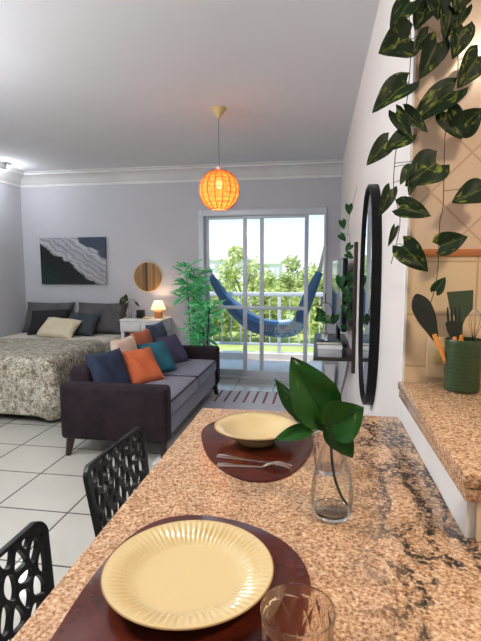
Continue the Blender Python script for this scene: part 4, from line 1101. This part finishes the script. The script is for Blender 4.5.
GP = 'pillows at the head of the bed'
MT['p_grey'] = mat('charcoal_pillow', (0.085, 0.082, 0.085), 0.8, col2=(0.060, 0.058, 0.062), scale=6, bmp=0.15, bscale=40)
MT['p_teal'] = mat('dark_teal_pillow', (0.030, 0.042, 0.052), 0.8, scale=6, bmp=0.15, bscale=40)
MT['p_cream'] = mat('ivory_pillow', (0.66, 0.60, 0.44), 0.8, col2=(0.58, 0.52, 0.36), scale=6, bmp=0.15, bscale=40)
cushion('bed_pillow', 'large charcoal pillow propped at the left corner of the bed head', 'p_grey', (-3.53, 5.70, 0.785), 0.68, 0.44, 0.17, R(3), R(24), GP, 'pillow')
cushion('bed_pillow', 'large charcoal pillow propped at the right side of the bed head', 'p_grey', (-2.79, 5.70, 0.785), 0.72, 0.44, 0.17, R(-2), R(24), GP, 'pillow')
cushion('bed_pillow', 'black pillow leaning on the left charcoal pillow', 'c_black', (-3.42, 5.52, 0.745), 0.52, 0.36, 0.13, R(4), R(32), GP, 'pillow', roll=R(-3))
cushion('bed_pillow', 'dark teal pillow leaning on the right charcoal pillow', 'p_teal', (-2.96, 5.51, 0.725), 0.46, 0.33, 0.12, R(-6), R(34), GP, 'pillow', roll=R(3))
cushion('bed_pillow', 'ivory cushion lying in front of the black pillow on the bed', 'p_cream', (-3.16, 5.32, 0.695), 0.50, 0.33, 0.12, R(0), R(52), GP, 'pillow', roll=R(6))

# ------------------------------------------------------------------ back wall: painting, disc, desk
pa = thing('abstract_painting', 'abstract canvas of dark water and pale foam above the bed', 'painting', (-3.217, D, 1.53))
obj('canvas', bx(((-0.468, -0.032, -0.311), (0.468, -0.001, 0.311)), bev=0.003), 'painting', pa)
dc = thing('round_wall_mirror', 'round golden brown disc mirror on the back wall above the white desk', 'mirror', (-2.182, D, 1.318))
def ydisc(r, y0, y1, n=64):
    bm = bmesh.new()
    a = [bm.verts.new((r * math.cos(2 * PI * k / n), y0, r * math.sin(2 * PI * k / n))) for k in range(n)]
    b = [bm.verts.new((r * math.cos(2 * PI * k / n), y1, r * math.sin(2 * PI * k / n))) for k in range(n)]
    bm.faces.new(a); bm.faces.new(b[::-1])
    for k in range(n): bm.faces.new((a[k], b[k], b[(k + 1) % n], a[(k + 1) % n]))
    return bm
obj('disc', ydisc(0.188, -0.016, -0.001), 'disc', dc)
bm = bmesh.new(); tube(bm, [(0.192 * math.cos(2 * PI * k / 64), -0.010, 0.192 * math.sin(2 * PI * k / 64)) for k in range(65)], 0.008, 8); obj('frame', bm, 'brass', dc)
dk = thing('desk', 'white narrow desk with two drawers against the back wall', 'desk', (-2.145, 5.65, 0))
obj('top', bx(((-0.275, -0.20, 0.775), (0.275, 0.195, 0.80)), bev=0.003), 'white', dk)
obj('carcass', bx(((-0.270, -0.185, 0.645), (0.270, 0.19, 0.774))), 'white', dk)
for x0, x1 in ((-0.268, -0.004), (0.004, 0.268)):
    d_ = obj('drawer', bx(((x0, -0.203, 0.650), (x1, -0.186, 0.766)), bev=0.003), 'white', dk)
    obj('knob', bx((((x0 + x1) / 2 - 0.05, -0.214, 0.752), ((x0 + x1) / 2 + 0.05, -0.2035, 0.760)), bev=0.003), 'alu', d_)
for sx in (-0.247, 0.247):
    for sy in (-0.165, 0.165): obj('leg', bx(((sx - 0.02, sy - 0.02, 0), (sx + 0.02, sy + 0.02, 0.644)), bev=0.003), 'white', dk)
tl = thing('table_lamp', 'small lit lamp with a cream shade and ribbed wooden base on the white desk', 'lamp', (-1.985, 5.66, 0.8045))
bm = bmesh.new(); pr = [(0.0, 0.0), (0.050, 0.0)]
for k in range(5): pr += [(0.052, 0.006 + k * 0.016), (0.056, 0.012 + k * 0.016), (0.052, 0.018 + k * 0.016)]
pr += [(0.045, 0.090), (0.012, 0.096), (0.010, 0.125), (0.0, 0.125)]
lathe(bm, pr, 32); obj('base', bm, mat('orange_wood_base', (0.50, 0.20, 0.06), 0.5), tl)
bm = bmesh.new(); lathe(bm, [(0.096, 0.105), (0.098, 0.105), (0.052, 0.212), (0.050, 0.212), (0.096, 0.107)], 40, cap=False); obj('lamp_shade', bm, 'lampshade', tl)
bm = bmesh.new(); bmesh.ops.create_uvsphere(bm, u_segments=16, v_segments=10, radius=0.020, matrix=Matrix.Translation((0, 0, 0.155)))
obj('bulb', bm, 'bulb', tl)
dv = thing('bottle_vase', 'clear bottle vase at the left end of the white desk', 'vase', (-2.37, 5.62, 0.8005))
bm = bmesh.new(); lathe(bm, [(0.0, 0.0), (0.040, 0.0), (0.046, 0.01), (0.044, 0.07), (0.018, 0.13), (0.014, 0.17), (0.018, 0.18), (0.016, 0.18), (0.0115, 0.17), (0.015, 0.13), (0.040, 0.07), (0.041, 0.012), (0.0, 0.008)], 32); obj('glass_body', bm, 'glass', dv)
dp = thing('dark_leaf_sprig', 'dark leafy sprig drooping from the bottle vase on the desk', 'plant', (-2.37, 5.62, 0.815))
bm = bmesh.new(); tube(bm, smooth_pts([(0.01, 0, 0), (0.0, 0, 0.13), (-0.005, 0, 0.19), (-0.03, -0.01, 0.235)], 6), 0.003, 6); tube(bm, smooth_pts([(0.0, 0, 0.13), (0.01, 0, 0.2), (0.07, 0, 0.22), (0.12, 0, 0.165)], 6), 0.003, 6); obj('stem', bm, 'dark_stem', dp)
for b, t, w in (((-0.03, -0.01, 0.235), (-0.12, -0.03, 0.15), 0.09), ((-0.02, 0, 0.22), (-0.01, -0.05, 0.29), 0.07), ((0.10, 0, 0.19), (0.155, -0.01, 0.13), 0.03)):
    bm = bmesh.new(); leaf_bm(bm, b, t, w, (0, -1, 0.4), heart=0.15); obj('leaf', bm, 'pothos', dp, angle=80)
bs = thing('small_speaker', 'small black cube speaker on the white desk beside the bottle vase', 'speaker', (-2.205, 5.62, 0.8005))
obj('body', bx(((-0.045, -0.045, 0), (0.045, 0.045, 0.105)), bev=0.008), 'blackplastic', bs)
bm = ydisc(0.030, -0.0475, -0.0445, 32); bmesh.ops.translate(bm, verts=bm.verts[:], vec=(0, 0, 0.055)); obj('grille', bm, 'blackmetal', bs)
td = thing('trinket_dish', 'small pale dish on the desk between the speaker and the lamp', 'dish', (-2.105, 5.58, 0.8005))
bm = bmesh.new(); lathe(bm, [(0.0, 0.0), (0.03, 0.0), (0.055, 0.014), (0.057, 0.018), (0.053, 0.018), (0.028, 0.006), (0.0, 0.005)], 32); obj('bowl', bm, 'p_cream', td)

# bamboo palm
def bamboo(name, label, x, y, stems, seed, potm):
    rnd = random.Random(seed)
    t = thing(name, label, 'plant', (x, y, 0), 0, 'artificial bamboo plants by the balcony door')
    bm = bmesh.new(); lathe(bm, [(0.0, 0.0), (0.085, 0.0), (0.10, 0.18), (0.105, 0.20), (0.10, 0.205), (0.094, 0.20), (0.08, 0.17), (0.0, 0.17)], 32); obj('pot', bm, potm, t)
    for sx, sy, h, lo in stems:
        bm = bmesh.new(); pts = [(sx * k / 8, sy * k / 8, 0.17 + (h - 0.17) * k / 8) for k in range(9)]
        tube(bm, pts, [0.011 - 0.006 * k / 8 for k in range(9)], 8)
        for k in range(1, 8): lathe(bm, [(0.010, -0.004), (0.013, 0), (0.010, 0.004)], 10, c=pts[k], cap=False)
        obj('stem', bm, 'darkwood', t)
        bm = bmesh.new(); z = lo
        while z < h + 0.02:
            f = (z - 0.17) / (h - 0.17); c = Vector((sx * f, sy * f, z)); k = rnd.uniform(0, 6.28)
            br = c + Vector((math.cos(k) * 0.10, math.sin(k) * 0.09, 0.05)) * rnd.uniform(0.6, 1.3)
            tube(bm, [c, br], 0.002, 5)
            for q in range(5):
                a = k + rnd.uniform(-1.9, 1.9); L_ = rnd.uniform(0.11, 0.19)
                b0 = c.lerp(br, rnd.uniform(0.55, 1.0))
                e = b0 + Vector((math.cos(a) * L_, math.sin(a) * L_ * 0.8, rnd.uniform(-0.10, 0.10)))
                if (y + e.y) > D - 0.02: e.y = D - 0.03 - y
                leaf_bm(bm, b0, e, rnd.uniform(0.026, 0.038), (rnd.uniform(-.4, .4), -0.7, 0.8), fold=0.2, droop=0.15, heart=0.0, power=0.8, nu=6, nv=1)
            z += rnd.uniform(0.030, 0.045)
        obj('foliage', bm, 'bamboo', t, angle=80)
    return t
bamboo('bamboo_plant', 'taller bright green bamboo plant behind the far sofa arm', -1.50, 5.50, [(0.03, 0.0, 1.44, 0.95), (0.10, 0.03, 1.12, 0.55), (-0.07, 0.02, 1.36, 1.00)], 4, 'blackplastic')
bamboo('bamboo_plant', 'shorter bamboo plant spreading in front of the balcony door frame', -1.29, 5.30, [(0.06, -0.02, 1.02, 0.45), (-0.04, 0.04, 0.88, 0.42)], 6, 'blackplastic')

# ------------------------------------------------------------------ pendant lamp
pd = thing('pendant_lamp', 'round woven orange pendant lamp hanging from the ceiling', 'lamp', (-0.775, 3.70, CZ))
bm = bmesh.new(); lathe(bm, [(0.0, -0.002), (0.062, -0.002), (0.064, -0.008), (0.050, -0.022), (0.024, -0.055), (0.010, -0.078), (0.0, -0.080)], 40); obj('canopy', bm, 'brass', pd)
bm = bmesh.new(); tube(bm, [(0, 0, -0.078), (0, 0, -0.50)], 0.0035, 8); obj('cord', bm, 'cord', pd)
bm = bmesh.new(); lathe(bm, [(0.0, -0.44), (0.016, -0.44), (0.018, -0.47), (0.018, -0.53), (0.0, -0.53)], 20); obj('socket', bm, 'linen', pd)
GR, GZ = 0.157, -0.625
bm = bmesh.new()
pr = [(GR * math.sin(a), GZ + GR * math.cos(a)) for a in [0.30 + (2.72 - 0.30) * k / 28 for k in range(29)]]
lathe(bm, pr, 56, cap=False)
shd = obj('lamp_shade', bm, 'orange_weave', pd, mods=[('SOLIDIFY', dict(thickness=0.0015, offset=0))])
for k in range(16):
    a0 = 2 * PI * k / 16; bm = bmesh.new()
    tube(bm, [((GR + 0.002) * math.sin(a) * math.cos(a0), (GR + 0.002) * math.sin(a) * math.sin(a0), GZ + (GR + 0.002) * math.cos(a)) for a in [0.28 + (2.74 - 0.28) * i / 24 for i in range(25)]], 0.0032, 6)
    obj('rib', bm, 'orange_rib', shd)
bm = bmesh.new()
for i in range(11):
    a = 0.30 + (2.72 - 0.30) * i / 10; r_ = (GR + 0.001) * math.sin(a); z_ = GZ + (GR + 0.001) * math.cos(a)
    tube(bm, [(r_ * math.cos(2 * PI * k / 48), r_ * math.sin(2 * PI * k / 48), z_) for k in range(49)], 0.0019, 5)
obj('hoops', bm, 'orange_rib', shd)
bm = bmesh.new(); bmesh.ops.create_uvsphere(bm, u_segments=20, v_segments=12, radius=0.032, matrix=Matrix.Translation((0, 0, -0.575))); obj('bulb', bm, 'bulb', pd)

# ceiling spot in the corner and unseen ceiling lamps; the living room pair is added fill
def spot_fix(x, y, label):
    t = thing('ceiling_spotlight', label, 'spotlight', (x, y, CZ))
    bm = bmesh.new(); lathe(bm, [(0.0, -0.001), (0.055, -0.001), (0.055, -0.012), (0.045, -0.018), (0.045, -0.085), (0.040, -0.085), (0.040, -0.03), (0.0, -0.03)], 32); obj('housing', bm, 'white', t)
    bm = bmesh.new(); lathe(bm, [(0.0, -0.082), (0.030, -0.078), (0.039, -0.07), (0.0, -0.06)], 24); obj('lens', bm, 'spot_on', t)
spot_fix(-3.66, 5.10, 'small white lit spotlight on the ceiling in the left corner above the bed')
def ceil_lamp(x, y, label, r=0.2):
    t = thing('unseen_ceiling_lamp', label, 'lamp', (x, y, CZ))
    bm = bmesh.new(); lathe(bm, [(0.0, -0.001), (r, -0.001), (r, -0.03), (r - 0.015, -0.03), (r - 0.015, -0.012), (0.0, -0.012)], 48); obj('housing', bm, 'white', t)
    bm = bmesh.new(); lathe(bm, [(0.0, -0.05), (r * 0.6, -0.045), (r - 0.018, -0.028), (r - 0.018, -0.014), (0.0, -0.014)], 48); obj('diffuser', bm, 'tube', t)
def light(name, typ, loc, power, col, size=0.3, parent=None, rot=(0, 0, 0), shape='DISK', spread=None):
    l = bpy.data.lights.new(name, typ); l.energy = power; l.color = col
    if typ == 'AREA': l.shape = shape; l.size = size
    elif typ == 'POINT': l.shadow_soft_size = size
    elif typ == 'SUN': l.angle = size
    o = bpy.data.objects.new(name, l); COL.objects.link(o); o.location = loc; o.rotation_euler = rot
    return o
ceil_lamp(-1.7, 0.9, 'round fill lamp added over the living room, behind the camera frame')  # unseen fixture, added to brighten the living room
ceil_lamp(-2.6, 2.0, 'round fill lamp added toward the bed, above the camera frame')  # unseen fixture, added to brighten the bed side
ceil_lamp(0.90, 0.05, 'round flush ceiling lamp over the kitchen side of the counter')
light('living_fill', 'POINT', (-1.7, 0.9, CZ - 0.30), 80, (1.0, 0.97, 0.96), 0.15)  # added fill, hung low so the ceiling is lit too
light('bed_fill', 'POINT', (-2.6, 2.0, CZ - 0.30), 80, (0.96, 0.98, 1.0), 0.15)  # second added fill, for the walls toward the bed
light('kitchen_light', 'AREA', (0.90, 0.05, CZ - 0.06), 33, (1.0, 0.80, 0.58), 0.36)
light('pendant_bulb', 'POINT', (-0.775, 3.70, CZ - 0.65), 9, (1.0, 0.78, 0.52), 0.03)
light('desk_lamp_bulb', 'POINT', (-1.985, 5.66, 0.8045 + 0.192), 3.2, (1.0, 0.66, 0.42), 0.012)
light('spot_beam', 'POINT', (-3.66, 5.10, CZ - 0.11), 12, (0.92, 0.96, 1.0), 0.03)
light('sun', 'SUN', (0, 0, 20), 5.0, (1.0, 0.95, 0.85), math.radians(1.0), rot=(math.radians(24), 0, math.radians(-25)))

# ------------------------------------------------------------------ sky
wd = bpy.data.worlds.new('sky'); SC.world = wd; wd.use_nodes = True
nt = wd.node_tree; bg = nt.nodes['Background']
tc = node(nt, 'ShaderNodeTexCoord'); sx = node(nt, 'ShaderNodeSeparateXYZ'); nt.links.new(tc.outputs['Generated'], sx.inputs[0])
c = ramp(nt, sx.outputs[2], [(0.0, (0.50, 0.53, 0.55)), (0.06, (0.44, 0.50, 0.55)), (0.13, (0.30, 0.40, 0.50)), (0.6, (0.22, 0.38, 0.60))])
nt.links.new(c, bg.inputs['Color']); bg.inputs['Strength'].default_value = 2.6

# ------------------------------------------------------------------ camera
p, y, r = 0.1102, 0.1626, -0.0028
fw = Vector((-math.sin(y) * math.cos(p), math.cos(y) * math.cos(p), -math.sin(p)))
rt = Vector((math.cos(y), math.sin(y), 0)); up = rt.cross(fw)
c_, s_ = math.cos(r), math.sin(r)
rt2 = rt * c_ + up * s_; up2 = -rt * s_ + up * c_
cam = bpy.data.cameras.new('camera'); co_ = bpy.data.objects.new('camera', cam); COL.objects.link(co_)
co_.matrix_world = Matrix(((rt2.x, up2.x, -fw.x, 0), (rt2.y, up2.y, -fw.y, 0), (rt2.z, up2.z, -fw.z, 1.42), (0, 0, 0, 1)))
cam.sensor_fit = 'VERTICAL'; cam.sensor_height = 36.0; cam.lens = 466.77 / 641 * 36.0
cam.clip_start = 0.05; cam.clip_end = 400
SC.camera = co_
SC.view_settings.view_transform = 'Standard'; SC.view_settings.look = 'None'
SC.view_settings.exposure = 0.0; SC.view_settings.gamma = 1.0; SC.view_settings.use_curve_mapping = False
